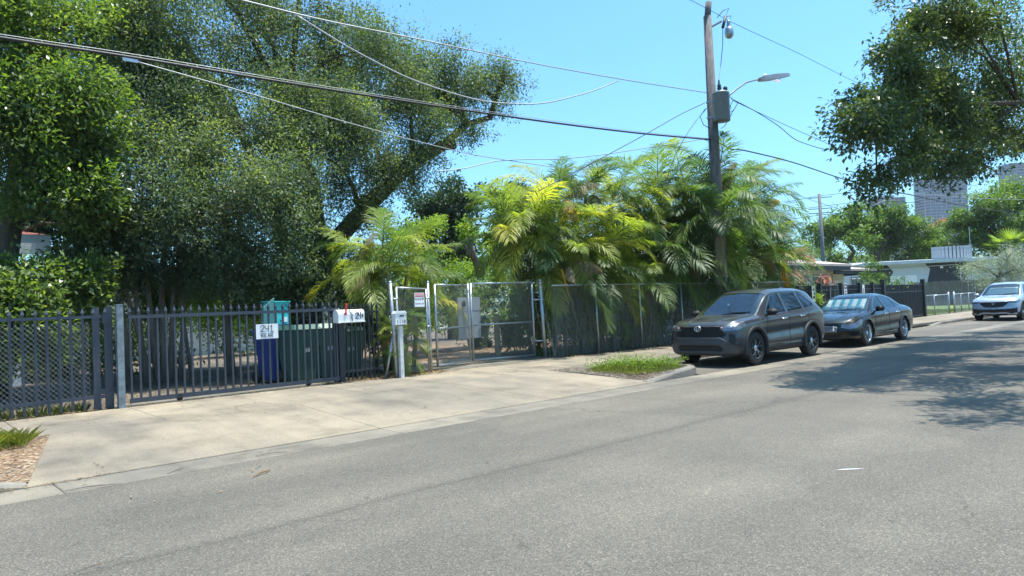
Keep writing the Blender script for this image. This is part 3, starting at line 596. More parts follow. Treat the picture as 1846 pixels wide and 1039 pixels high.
def leaf(root, a, b, za, zb_, z0=.08):
    A = (*a, 0); Bv = (*b, 0)
    pipe(root, (*a, FZ+z0), (*a, FZ+za), .028, 'stile'); pipe(root, (*b, FZ+z0), (*b, FZ+zb_), .028, 'stile')
    for z in (z0+.02, (za+zb_)*.24, (za+zb_)/2-.02): pipe(root, (*a, FZ+z), (*b, FZ+z), .022, 'rail')
    mesh_panel(root, (a[0], a[1]-.02), (b[0], b[1]-.02), FZ+z0, FZ+za-.02, r=.0028)
r_ = empty('mesh_gate', (9.43, 12.92, FZ), 'left chain link gate leaf in front of the grey sheet metal panel', 'gate'); leaf(r_, (9.43, 12.92), (10.76, 13.40), 1.90, 1.94)
r_ = empty('mesh_gate', (12.7, 13.1, FZ), 'right wide chain link gate leaf in front of the green wheeled bins', 'gate'); leaf(r_, (10.88, 13.44), (12.62, 13.12), 1.95, 1.97)
for z in (.45, 1.5): pipe(r_, (12.62, 13.08, FZ+z), (12.9, 12.99, FZ+z), .02, 'hinge')
r_ = empty('gate_post', (12.86, 13.02, FZ), 'galvanised round post with domed cap hinging the right chain link gate', 'post'); pipe(r_, (12.88, 13.0, FZ-.03), (12.82, 13.02, FZ+1.99), .045, 'shaft', cap=True)
for z in (.3, .7, 1.1, 1.5, 1.8): MB().lathe([(.048, -.014), (.051, 0), (.048, .014)], (.02-.04*z/2.1, 0, z), 12).build('band', m_galv, r_, True)
# sheet metal panel on the gate with lock box
r_ = empty('metal_sheet', (10.92, 13.60, FZ+.62), 'flat grey sheet metal panel fixed behind the two chain link gate leaves', 'metal sheet'); r_.rotation_euler.z = .22
MB().box(-.42, .45, -.01, .01, 0, 1.0).build('sheet', m_panel, r_, bevel=.003)
for z in (.33, .68): MB().box(-.42, .45, -.016, -.0115, z, z+.014).build('crease', m_panel, r_)
MB().prism([(-.27, 1.0), (-.27, 1.09), (-.235, 1.13), (-.20, 1.13), (-.165, 1.09), (-.165, 1.0)], 'y', -.05, -.012).build('lock_cover', m_black, r_).location.z = -.22; MB().box(-.255, -.18, -.045, -.018, .64, .78).build('lock', m_galv, r_, bevel=.004)
# warning sign
r_ = empty('warning_sign', (8.74, 12.535, FZ+1.42), 'small white and red WARNING sign on the narrow chain link panel', 'sign'); r_.rotation_euler.z = .2
MB().box(-.15, .15, -.006, 0, 0, .30).build('plate', m_white, r_); MB().box(-.135, .135, -.009, -.006, .215, .285).build('red_band', m_signred, r_)
def ftext(s, size, mat, p, x, y, z): return text(s, size, mat, p, Matrix.Translation((x, y, z)) @ FACE, ext=.0005)
ftext('WARNING', .062, m_white, r_, 0, -.0105, .228); ftext('Security', .062, m_ink, r_, -.05, -.008, .15); ftext('Cameras in Use', .042, m_ink, r_, 0, -.008, .06)
MB().box(.07, .115, -.009, -.006, .155, .18).box(.085, .13, -.009, -.006, .175, .185).build('camera_symbol', m_ink, r_)
# little white letter box on a wooden post
r_ = empty('letter_box', (at(723, 640, Y=12.34)[0], 12.34, FZ), 'small white letter box with black numerals on a white wooden post beside the narrow panel', 'mailbox')
MB().box(-.042, .042, -.04, .04, -.03, 1.05).build('wooden_post', m_whitew, r_, bevel=.004)
MB().box(-.15, .12, -.07, .07, 1.07, 1.29).build('box', m_white, r_, bevel=.006); MB().prism([(-.16, 1.292), (.13, 1.292), (.10, 1.35), (-.13, 1.35)], 'y', -.08, .075).build('lid', m_white, r_, bevel=.004)
MB().prism([(-.06, 1.235), (.05, 1.235), (.07, 1.26), (-.03, 1.265)], 'y', -.076, -.0705).build('slot', m_ink, r_)
ftext('1118', .11, m_ink, r_, -.01, -.072, 1.10)
# long chain link fence
r_ = empty('mesh_fence', (16, 12.75, FZ), 'long tall chain link fence in front of the palm thicket, right of the gates', 'fence')
fx = [12.95, 14.65, 16.55, 18.6, 20.8, 23.2, 25.6]
for i, (a, b) in enumerate(zip(fx[:-1], fx[1:])):
    mesh_panel(r_, (a, 12.78), (b, 12.78), FZ+.04, FZ+1.83, r=.0028); pipe(r_, (a, 12.74, FZ+1.84), (b, 12.74, FZ+1.84), .02, 'rail')
    if i: pipe(r_, (a, 12.74, FZ-.02), (a-.03, 12.74, FZ+1.86), .028)
# far black fence
r_ = empty('picket_fence', (31, 12.6, FZ), 'far black iron fence with square capped posts behind the black sedan', 'fence')
picket_run(r_, 25.7, 33.9, 12.6, FZ, 1.62, .115, m_black, [(1.50, .04), (.2, .04)], fin=.06, w=.03)
for x in (25.9, 27.7, 29.6, 31.4, 32.8): MB().box(x-31-.07, x-31+.07, -.07, .07, 0, 1.72).box(x-31-.085, x-31+.085, -.085, .085, 1.72, 1.75).build('post', m_black, r_)
MB().box(29.7-31, 31.3-31, .06, .075, .1, 1.60).build('screen_panel', m_black, r_)
r_ = empty('slatted_gate', (36, 12.6, FZ), 'wide black vertical bar gate with a cross rail beside the grey board fence', 'gate')
picket_run(r_, 34.0, 39.0, 12.6, FZ, 1.58, .10, m_black, [(1.30, .05), (.12, .05)], fin=.05, w=.035)
for x in (34.0, 39.1): MB().box(x-36-.09, x-36+.09, -.09, .09, 0, 1.86).build('post', m_black, r_)
MB().box(34.1-36, 39.0-36, .09, .10, .1, 1.25).build('screen_panel', m_black, r_)
# vine on top of it
# low mesh fence
r_ = empty('low_fence', (43, 13.3, FZ), 'low grey pipe fence with a walk gate in front of the small lawn', 'fence')
px = [39.4, 41.9, 44.4, 45.3, 47.4, 49.2, 50.6]; py = [13.0, 13.0, 13.05, 13.05, 13.3, 13.4, 13.4]
for i, (x, y) in enumerate(zip(px, py)):
    hh = 1.15 if i in (2, 3) else 1.05; pipe(r_, (x, y, FZ-.05), (x, y, FZ+hh), .05 if i in (2, 3) else .03)
    if i and i != 3: pipe(r_, (px[i-1], py[i-1], FZ+1.0), (x, y, FZ+1.03), .028, 'rail'); mesh_panel(r_, (px[i-1], py[i-1]), (x, y), FZ, FZ+1.0, cell=.08, r=.003)
r_ = empty('parking_sign', tuple(at(1524, 540, Y=12.2)*np.array([1, 1, 0])+np.array([0, 0, FZ])), 'narrow black and white sign on a thin pole above the black sedan roof', 'sign')
MB().cyl((0, 0, 0), (0, 0, 1.62), .025).build('post', m_galv, r_); MB().box(-.13, .13, -.03, -.022, 1.0, 1.72).build('plate', m_white, r_); MB().box(-.10, .10, -.034, -.031, 1.5, 1.69).build('dark_square', m_ink, r_)
for z in (1.08, 1.18, 1.28, 1.38): MB().box(-.08, .08, -.034, -.031, z, z+.045).build('print_line', m_ink, r_)
MB().box(-.05, .05, -.036, -.0345, 1.56, 1.63).build('symbol', m_white, r_)
r_ = empty('paper_notice', (31.55, 12.5, FZ+1.15), 'torn white notice tied to the black fence left of the narrow sign', 'notice'); r_.rotation_euler.y = .12
MB().box(-.11, .11, -.01, 0, 0, .5).build('sheet', m_white, r_); MB().box(-.06, .02, -.013, -.011, .15, .35).build('print', m_ink, r_)
r_ = empty('paper_notice', (26.9, 12.48, FZ+1.05), 'white notice with black marks on the black fence above the grey SUV roof', 'notice')
MB().box(-.13, .13, -.01, 0, 0, .62).build('sheet', m_white, r_); MB().box(-.08, .07, -.013, -.011, .12, .22).box(-.02, .09, -.013, -.011, .27, .36).box(-.08, .03, -.013, -.011, .42, .5).build('print', m_ink, r_)
# wheeled bins
def bin_(loc, rz, mat, label, h=1.05, w=.60, group=None, lidopen=False):
    r_ = empty('wheeled_bin', loc, label, 'bin', group, rz)
    a, b = w*.38, w*.5; d, e = w*.42, w*.56
    MB().hexa([(-a, -d, .04), (a, -d, .04), (a, d, .04), (-a, d, .04)], [(-b, -e, h*.92), (b, -e, h*.92), (b, e, h*.92), (-b, e, h*.92)]).build('body', mat, r_, bevel=.03)
    MB().hexa([(-b*.97, -e*.98, h*.62), (b*.97, -e*.98, h*.62), (b*.97, e*.98, h*.62), (-b*.97, e*.98, h*.62)], [(-b-.015, -e-.03, h*.90), (b+.015, -e-.03, h*.90), (b+.015, e+.01, h*.90), (-b-.015, e+.01, h*.90)]).build('collar', mat, r_, bevel=.012)
    MB().hexa([(-b-.03, -e-.05, h*.91), (b+.03, -e-.05, h*.91), (b+.03, e+.02, h*.91), (-b-.03, e+.02, h*.91)], [(-b*.8, -e*.8, h), (b*.8, -e*.8, h), (b*.8, e*.8, h), (-b*.8, e*.8, h)]).build('lid', mat, r_, bevel=.012)
    MB().tube([(-b, e+.02, h*.9), (-b, e+.10, h*.92), (b, e+.10, h*.92), (b, e+.02, h*.9)], .016).build('handle', mat, r_, True)
    for s in (-1, 1): MB().lathe([(.03, s*.0-.03), (.125, -.03), (.13, 0), (.125, .03), (.03, .03)], (0, 0, 0), 20, 'x').build('wheel', m_rub, r_, True).location = (s*(a+.05), d+.02, .13)
    MB().box(-.10, -.04, -d-.075, -d-.066, h*.52, h*.60).box(-.02, .05, -d-.075, -d-.066, h*.53, h*.60).build('number_print', m_cablelt, r_)
    return r_
gz_ = .19
bin_((6.38, 14.45, gz_), .25, m_binB, 'blue wheeled bin behind the sliding gate under the turquoise board', 1.17, .58)
bin_((6.62, 13.85, gz_), .15, m_binG, 'green wheeled bin right next to the blue bin, behind the sliding gate', 1.17, .62, 'green wheeled bins behind the sliding gate')
bin_((7.26, 13.9, gz_), -.1, m_binG, 'green wheeled bin left of the dark mailbox post, behind the sliding gate', 1.17, .62, 'green wheeled bins behind the sliding gate')
bin_((7.78, 13.95, gz_), -.2, m_binG, 'green wheeled bin seen through black pickets right of the mailbox post', 1.07, .62, 'green wheeled bins behind the sliding gate')
bin_(tuple(at(862, 628, z=.21)), -1.1, m_binG, 'green wheeled bin with pale lid behind the grey sheet panel', 1.1, .66)
bin_(tuple(at(925, 624, z=.21)), -1.3, m_binG, 'dark green bin under the palm fronds behind the right mesh gate', 1.1, .66)
r_ = empty('bollard', tuple(at(898, 640, z=.21)), 'short tan wooden post with a rounded pale top between the bins behind the mesh gate', 'post')
MB().lathe([(.09, 0), (.085, .95), (.10, .97), (.10, 1.08), (.05, 1.14), (.001, 1.15)], n=16).build('shaft', M('tan post paint', (.42, .34, .20), .7), r_, True)
# turquoise board box on the blue bin
r_ = empty('turquoise_box', (6.30, 14.45, gz_+1.19), 'turquoise painted wooden box with an open flap on top of the blue bin', 'box'); r_.rotation_euler.z = .2
MB().box(-.02, .34, -.20, -.18, 0, .46).box(-.02, 0, -.18, .2, 0, .46).box(.32, .34, -.18, .2, 0, .46).build('case', m_turq, r_); MB().hexa([(-.04, -.23, .462), (.35, -.23, .462), (.35, .23, .48), (-.04, .23, .48)], [(-.04, -.23, .48), (.35, -.23, .48), (.35, .23, .50), (-.04, .23, .50)]).build('top', m_turq, r_)
MB().hexa([(-.03, -.2, 0), (-.03, -.18, 0), (-.20, -.05, .0), (-.20, -.07, 0)], [(-.03, -.2, .56), (-.03, -.18, .56), (-.20, -.05, .36), (-.20, -.07, .36)]).build('flap', m_turq2, r_)
mk = MB()
for (x, z) in ((.06, .24), (.11, .25), (.17, .23), (.23, .26), (.27, .24), (.24, .38), (.28, .34), (.1, .06)): mk.box(x, x+.025, -.206, -.2005, z, z+.03)
mk.build('lettering', m_ink, r_); MB().box(.18, .27, -.21, -.2005, .05, .15).build('label_patch', m_white, r_)
# ------------------------------------------------------------ cars
def pchip(x, y, xq):
    x = np.asarray(x, float); y = np.asarray(y, float); h = np.diff(x); d = np.diff(y)/h
    m = np.zeros_like(y); m[0] = d[0]; m[-1] = d[-1]
    for i in range(1, len(x)-1):
        m[i] = 0 if d[i-1]*d[i] <= 0 else 2*d[i-1]*d[i]/(d[i-1]+d[i])
    k = np.clip(np.searchsorted(x, xq)-1, 0, len(h)-1); t = (xq-x[k])/h[k]
    return (2*t**3-3*t**2+1)*y[k]+(t**3-2*t**2+t)*h[k]*m[k]+(-2*t**3+3*t**2)*y[k+1]+(t**3-t**2)*h[k]*m[k+1]
def pdist(P, poly, closed=True):
    """distance to a polyline (positive inside when closed)"""
    P = np.asarray(P, float); poly = np.asarray(poly, float); n = len(poly); D = np.full(len(P), 1e9); ins = np.zeros(len(P), bool)
    for i in range(n if closed else n-1):
        a = poly[i]; b = poly[(i+1) % n]; ab = b-a
        t = np.clip(((P-a)@ab)/(ab@ab), 0, 1); q = a+t[:, None]*ab; D = np.minimum(D, np.hypot(*(P-q).T))
        if closed:
            c = (a[1] > P[:, 1]) != (b[1] > P[:, 1]); xx = a[0]+(P[:, 1]-a[1])*(b[0]-a[0])/(b[1]-a[1]+1e-12); ins ^= c & (P[:, 0] < xx)
    return np.where(ins, D, -D) if closed else D
SEG = [6, 5, 9, 12, 11, 6, 26, 8, 20]; SB = np.cumsum([0]+SEG)
def car(name, label, C, loc, rz=math.pi*0, group='cars parked along the kerb'):
    root = empty(name, loc, label, 'car', group); root.rotation_euler.z = C.get('rz', 0)
    T = np.array(C['tab'], float); L = T[-1, 0]; nx = int(L/.02)
    xs = np.linspace(0, L, nx); zb, zt, Wd, B, Wr = [pchip(T[:, 0], T[:, i], xs) for i in range(1, 6)]
    J = SB[-1]; V = np.zeros((nx, 2*J, 3)); seg = np.zeros(2*J)
    for i in range(nx):
        w, b, t, lo = Wd[i], B[i], zt[i], zb[i]; h1 = b-lo
        P = np.array([(0, lo), (.80*w, lo), (.95*w, lo+.06), (.99*w, lo+.25*h1), (w, lo+.58*h1), (.985*w, b-.07), (.93*w, b), (Wr[i], b+.85*(t-b)), (max(.1, Wr[i]-.15), b+.965*(t-b)), (0, t)])
        row = np.concatenate([np.linspace(P[k], P[k+1], SEG[k], endpoint=False) for k in range(9)]+[P[-1:]])
        for _ in range(3): row[1:-1] = (row[:-2]+2*row[1:-1]+row[2:])/4
        V[i, :J+1, 1] = -row[:, 0]; V[i, :J+1, 2] = row[:, 1]
        V[i, J+1:, 1] = row[1:-1, 0][::-1]; V[i, J+1:, 2] = row[1:-1, 1][::-1]; V[i, :, 0] = xs[i]
    jj = np.concatenate([np.arange(J+1), np.arange(1, J)[::-1]])
    n2 = 2*J; verts = V.reshape(-1, 3); jv = np.tile(jj, nx); capv = np.zeros(len(verts), int)
    I, K = np.meshgrid(np.arange(nx-1), np.arange(n2), indexing='ij'); K2 = (K+1) % n2
    F = np.stack([I*n2+K, I*n2+K2, (I+1)*n2+K2, (I+1)*n2+K], -1).reshape(-1, 4)
    fj = np.minimum(jj[K], jj[K2]).ravel(); fc = np.zeros(len(F), int)
    for end, i0 in ((1, 0), (2, nx-1)):
        base = V[i0]; cz = (base[:, 2].min()+base[:, 2].max())/2; cen = np.array([base[0, 0], 0, cz]); nr = 26; prev = np.arange(n2)+i0*n2
        for r_ in range(1, nr+1):
            s = 1-r_/nr*.999; ring = cen+(base-cen)*s; st = len(verts); verts = np.vstack([verts, ring]); jv = np.concatenate([jv, jj]); capv = np.concatenate([capv, np.full(n2, end)])
            cur = np.arange(n2)+st; q = np.stack([prev, cur, np.roll(cur, -1), np.roll(prev, -1)], -1)
            if end == 2: q = q[:, ::-1]
            F = np.vstack([F, q]); fj = np.concatenate([fj, np.minimum(jj, np.roll(jj, -1))]); fc = np.concatenate([fc, np.full(n2, end)]); prev = cur
    cen = verts[F].mean(1); x, y, z = cen.T; ay = np.abs(y); side = fc == 0; sg = np.searchsorted(SB, fj, side='right')-1
    xz = np.stack([x, z], -1); yz = np.stack([ay, z], -1)
    pid = np.zeros(len(F), int); names = ['body']; mats = [C['paint']]
    def cls(mask, nm, mt):
        names.append(nm); mats.append(mt); pid[mask] = len(names)-1
    s_ = side & (sg >= 1) & (sg <= 6); L_ = y < 0
    xd = C['doors']
    for sd_ in (L_, ~L_):
        for a, b in zip(xd[:-1], xd[1:]): cls(s_ & sd_ & (sg >= 2) & (x > a) & (x < b) & (z > C['sill']), 'door', C['paint'])
    if C.get('rocker'):
        for sd_ in (L_, ~L_): cls(side & sd_ & (sg >= 1) & (sg <= 4) & (z < C['rocker']), 'lower_trim', m_plas)
    cls(side & (sg >= 7) & (x < C['cowl']-.02) & (x > .05), 'hood', C['paint'])
    cls(side & (fj >= SB[7]) & (x > C['wst']+.02) & (x < C['rw'][0]-.02), 'roof', C['paint'])
    cls(side & (fj >= SB[7]+2) & (x > C['cowl']) & (x < C['wst']), 'windscreen', m_glassf)
    cls(side & (fj >= SB[7]+3) & (x > C['rw'][0]) & (x < C['rw'][1]), 'rear_window', m_glasss)
    for sd_ in (L_, ~L_):
        for pl in C['win']: cls(side & sd_ & (sg == 6) & (pdist(xz, pl) > 0), 'side_window', m_glasss)
    fr = (fc == 1) | ((fc == 0) & (x < .6)); fr5 = (fc == 1) | ((fc == 0) & (x < .14))
    for nm, mt, pl in C['front']: cls(fr5 & (pdist(yz, pl) > 0), nm, mt)
    hl = C['head'](x, ay, z) & fr & (sg <= 6)
    for sd_ in (L_, ~L_): cls(hl & sd_, 'headlight', m_lampin)
    tl = C['tail'](x, ay, z) & ((fc == 2) | (side & (x > L-.7) & (sg <= 6)))
    for sd_ in (L_, ~L_): cls(tl & sd_, 'tail_light', m_tail)
    kill = np.zeros(len(F), bool)
    for xw in C['axles']: kill |= (np.hypot(x-xw, z-C['wr']) < C['arch']) & (ay > .5) & (sg <= 5)
    # displacement
    X, Y, Z = verts.T.copy(); aY = np.abs(Y); new = verts.copy()
    fade = np.clip(1-X/.75, 0, 1)**1.6; new[:, 0] += fade*(C['nose']*(aY/.93)**2.8+np.interp(Z, *C['nosez']))
    fade = np.clip(1-(L-X)/.6, 0, 1)**1.6; new[:, 0] -= fade*(C['rear']*(aY/.93)**2.8+np.interp(Z, *C['rearz']))
    vfr = (capv == 1) | ((capv == 0) & (X < .14))
    for pl, dp in C['recess']:
        d = pdist(np.stack([aY, Z], -1), pl); new[:, 0] += np.where(vfr, np.clip(d/.018, 0, 1)*dp, 0)
    vs = (capv == 0) & (jv > SB[1]) & (jv <= SB[6]); XZ = np.stack([X, Z], -1)
    for a in xd:
        d = np.abs(X-a); new[:, 1] -= np.sign(Y)*np.where(vs & (Z > C['sill']), .012*np.clip(1-d/.016, 0, 1), 0)
    d = np.abs(Z-C['sill']); new[:, 1] -= np.sign(Y)*np.where(vs & (X > xd[0]) & (X < xd[-1]), .012*np.clip(1-d/.02, 0, 1), 0)
    for zc, dpt, hw in C['crease']:
        zz = zc(X); new[:, 1] -= np.sign(Y)*np.where(vs, dpt*np.exp(-((Z-zz)/hw)**2)*np.clip((X-.9)/.5, 0, 1)*np.clip((L-.5-X)/.5, 0, 1), 0)
    vg = (capv == 0) & (jv > SB[6]) & (jv < SB[7])
    for pl in C['win']: new[:, 1] -= np.sign(Y)*np.where(vg, .012*np.clip(pdist(XZ, pl)/.02, 0, 1), 0)
    if C.get('hoodc'):
        vh = (capv == 0) & (X < C['cowl']) & (jv >= SB[7]); new[:, 2] += np.where(vh, C['hoodc']*np.exp(-((aY-(.34+.2*X))/.06)**2)*np.clip(X/.3, 0, 1), 0)
    def emit(mask, nm, mt):
        f = F[mask]
        if not len(f): return None
        u, inv = np.unique(f, return_inverse=True); return np_mesh(nm, new[u], inv.reshape(-1, 4)[:, ::-1], mt, root, True)
    out = {}
    for i, (nm, mt) in enumerate(zip(names, mats)):
        o = emit((pid == i) & ~kill, nm, mt)
        if o: out.setdefault(nm, []).append(o)
    # inner wells, floor pan
    r, ra = C['wr'], C['arch']; pan = MB(); Wm = Wd.max()
    for xw in C['axles']:
        for s in (-1, 1):
            prof = [(xw+(ra+.004)*math.cos(t), r+(ra+.004)*math.sin(t)) for t in np.linspace(-.35, math.pi+.35, 22)]
            for (a, b), (a2, b2) in zip(prof[:-1], prof[1:]):
                ya, yb = s*(Wm-.035), s*.48; pan.add([(a, ya, b), (a2, ya, b2), (a2, yb, b2), (a, yb, b)], [(0, 1, 2, 3)])
            pan.add([(p[0], s*.48, p[1]) for p in prof], [tuple(range(len(prof)))])
    pan.box(.35, L-.35, -.5, .5, .22, .45)
    pan.box(C['cowl'], C['rw'][1], -Wm+.16, Wm-.16, .45, .55); pan.box(.3, C['cowl']-.02, -.6, .6, .35, T[0, 2]-.14)
    pan.build('underbody', m_dark, root)
    # wheels
    def wheel():
        w = empty('wheel'); tw = .225
        t = MB(); rr = r; prof = [(rr*.66, -tw/2+.02), (rr*.74, -tw/2), (rr*.92, -tw/2+.004), (rr*.98, -tw/2+.02), (rr, -tw/2+.045), (rr, tw/2-.045), (rr*.98, tw/2-.02), (rr*.92, tw/2-.004), (rr*.74, tw/2), (rr*.66, tw/2-.02)]
        t.lathe(prof, n=44, axis='y').build('tyre', m_rub, w, True)
        q0 = MB(); q0.lathe([(rr*.665, -tw/2+.012), (rr*.69, -tw/2-.003), (rr*.66, -tw/2-.003), (rr*.62, -tw/2+.02), (rr*.60, tw/2-.02)], n=40, axis='y').build('rim_barrel', C.get('barrel', m_rim), w, True); q = MB()
        ns = C['spokes']
        for k in range(ns):
            for off in C['soff']:
                a0 = 2*math.pi*(k+.0)/ns; 
                def pt(rad, da, yy): return (rad*math.cos(a0+da), yy, rad*math.sin(a0+da))
                hw = C['sw']
                for (r0, d0, r1, d1) in ((.10, off*.3, .40, off), (.40, off, .655, off*C['flare'])):
                    y0_, y1_ = (-tw/2+.03, -tw/2+.012) if r0 < .2 else (-tw/2+.012, -tw/2+.004)
                    p = [pt(rr*r0, d0-hw/r0*.1, y0_), pt(rr*r0, d0+hw/r0*.1, y0_), pt(rr*r1, d1+hw/r1*.1, y1_), pt(rr*r1, d1-hw/r1*.1, y1_)]
                    q.hexa(p, [(a, b+.03, c) for a, b, c in p])
        q.lathe([(0.001, -tw/2+.018), (rr*.10, -tw/2+.018), (rr*.17, -tw/2+.03), (rr*.17, -tw/2+.08)], n=20, axis='y')
        q.build('rim', m_rim, w, False)
        b = MB(); b.lathe([(0.001, -tw/2+.07), (rr*.6, -tw/2+.07), (rr*.6, -tw/2+.10)], n=30, axis='y'); b.build('brake', m_plas, w)
        return w
    w0 = wheel()
    for i, xw in enumerate(C['axles']):
        for s in (-1, 1):
            w = w0 if (i == 0 and s == -1) else copy_tree(w0)
            w.parent = root; w.location = (xw, s*(Wm-.135), r); w.rotation_euler = (0, random.uniform(0, 1.2), 0 if s < 0 else math.pi)
    for o in C.get('extra', []): o(root, new, out)
    # arch trim
    for xw in C['axles']:
        for s in (-1, 1):
            mb = MB(); ri, ro = ra-.012, ra+C['flw']; N = 26; a0 = C.get('archa', -.25)
            ring = [(math.cos(t), math.sin(t)) for t in np.linspace(a0, math.pi-a0, N)]
            rows = []
            for cx, cz in ring:
                bul = np.interp(xw, [0, L], [0, 0])
                xx1, xx2 = xw+ri*cx, xw+ro*cx
                def yy(xq, zq):
                    f = np.clip(1-xq/.75, 0, 1)**1.6; wq = np.interp(xq, xs, Wd); return wq
                rows.append([(xx1, s*(yy(xx1, 0)-.03), r+ri*cz), (xx1, s*(yy(xx1, 0)+C['flp']), r+ri*cz), (xx2, s*(yy(xx2, 0)+C['flp']*.7), r+ro*cz), (xx2+.01*cx, s*(yy(xx2, 0)-.03), r+(ro+.01)*cz)])
            vs_ = [p for r_ in rows for p in r_]; fs = [(i*4+q, (i+1)*4+q, (i+1)*4+q+1, i*4+q+1) for i in range(N-1) for q in range(3)]
            mb.add(vs_, fs).build('wheel_arch_trim', m_plas if C.get('cladding') else C['paint'], root, True)
    # handles, mirrors, interior
    for s in (-1, 1):
        for hx in C['handles']:
            wq = np.interp(hx, xs, Wd); zq = C['hz'](hx)
            mb = MB().tube([(hx-.10, s*(wq*.985-.005), zq), (hx-.085, s*(wq*.985+.03), zq), (hx+.085, s*(wq*.985+.03), zq+.004), (hx+.10, s*(wq*.985-.005), zq+.004)], .015, 6)
            mb.build('door_handle', C.get('handlemat', m_chrome), root, True)
        mx, mz = C['mirror']; wq = np.interp(mx, xs, Wd)*.93
        mb = MB(); y0, y1 = s*(wq+.03), s*(wq+.26)
        mb.hexa([(mx-.03, y0, mz-.07), (mx+.09, y0, mz-.07), (mx+.07, y1, mz-.055), (mx+.0, y1, mz-.055)], [(mx-.02, y0, mz+.085), (mx+.09, y0, mz+.09), (mx+.07, y1, mz+.075), (mx+.01, y1, mz+.07)]).build('mirror', C.get('mirmat', C['paint']), root, True, bevel=.028)
        MB().hexa([(mx-.02, s*(wq-.06), mz-.10), (mx+.06, s*(wq-.06), mz-.10), (mx+.06, y0+s*.03, mz-.06), (mx, y0+s*.03, mz-.06)], [(mx-.02, s*(wq-.06), mz-.06), (mx+.06, s*(wq-.06), mz-.06), (mx+.06, y0+s*.03, mz-.03), (mx, y0+s*.03, mz-.03)]).build('mirror_stalk', m_plas, root)
    for sx in (C['cowl']+.85, C['cowl']+1.75):
        for s in (-1, 1):
            st = MB(); st.box(sx-.05, sx+.45, s*.37-.25, s*.37+.25, .55, .74)
            st.hexa([(sx+.36, s*.37-.24, .7), (sx+.36, s*.37+.24, .7), (sx+.5, s*.37+.24, .7), (sx+.5, s*.37-.24, .7)], [(sx+.5, s*.37-.2, C['seatz']), (sx+.5, s*.37+.2, C['seatz']), (sx+.58, s*.37+.2, C['seatz']), (sx+.58, s*.37-.2, C['seatz'])])
            st.box(sx+.5, sx+.58, s*.37-.12, s*.37+.12, C['seatz']+.02, C['seatz']+.19); st.build('seat', m_seat, root, bevel=.02)
    MB().hexa([(C['cowl']+.02, -.68, .7), (C['cowl']+.02, .68, .7), (C['cowl']+.55, .68, .7), (C['cowl']+.55, -.68, .7)], [(C['cowl']+.06, -.66, C['dash']-.03), (C['cowl']+.06, .66, C['dash']-.03), (C['cowl']+.5, .68, C['dash']+.02), (C['cowl']+.5, -.68, C['dash']+.02)]).build('dashboard', m_dark, root, bevel=.015)
    cs = (C['cowl']+.66, -.37, C['dash']+.0); pts = [(cs[0]+.08*math.sin(t), cs[1]+.18*math.cos(t), cs[2]+.17*math.sin(t)) for t in np.linspace(0, 2*math.pi, 22)]
    MB().tube(pts, .014, 6, False).tube([(cs[0]-.1, cs[1], cs[2]-.06), cs], .02, 6).build('steering_wheel', m_dark, root, True)
    for s in (-1, 1):
        pts = [(C['cowl']+.01, s*.06+.0, C['wz'](0)), (C['cowl']+.05, s*.06-.30, C['wz'](.05)), (C['cowl']+.07, s*.06-.55, C['wz'](.06))]
        MB().tube(pts, .009, 5).build('wiper', m_plas, root)
    return root
def front_x(C, y, z):
    return C['nose']*(abs(y)/.93)**2.8+np.interp(z, *C['nosez'])
lerp = lambda a, b, t: a+(b-a)*t
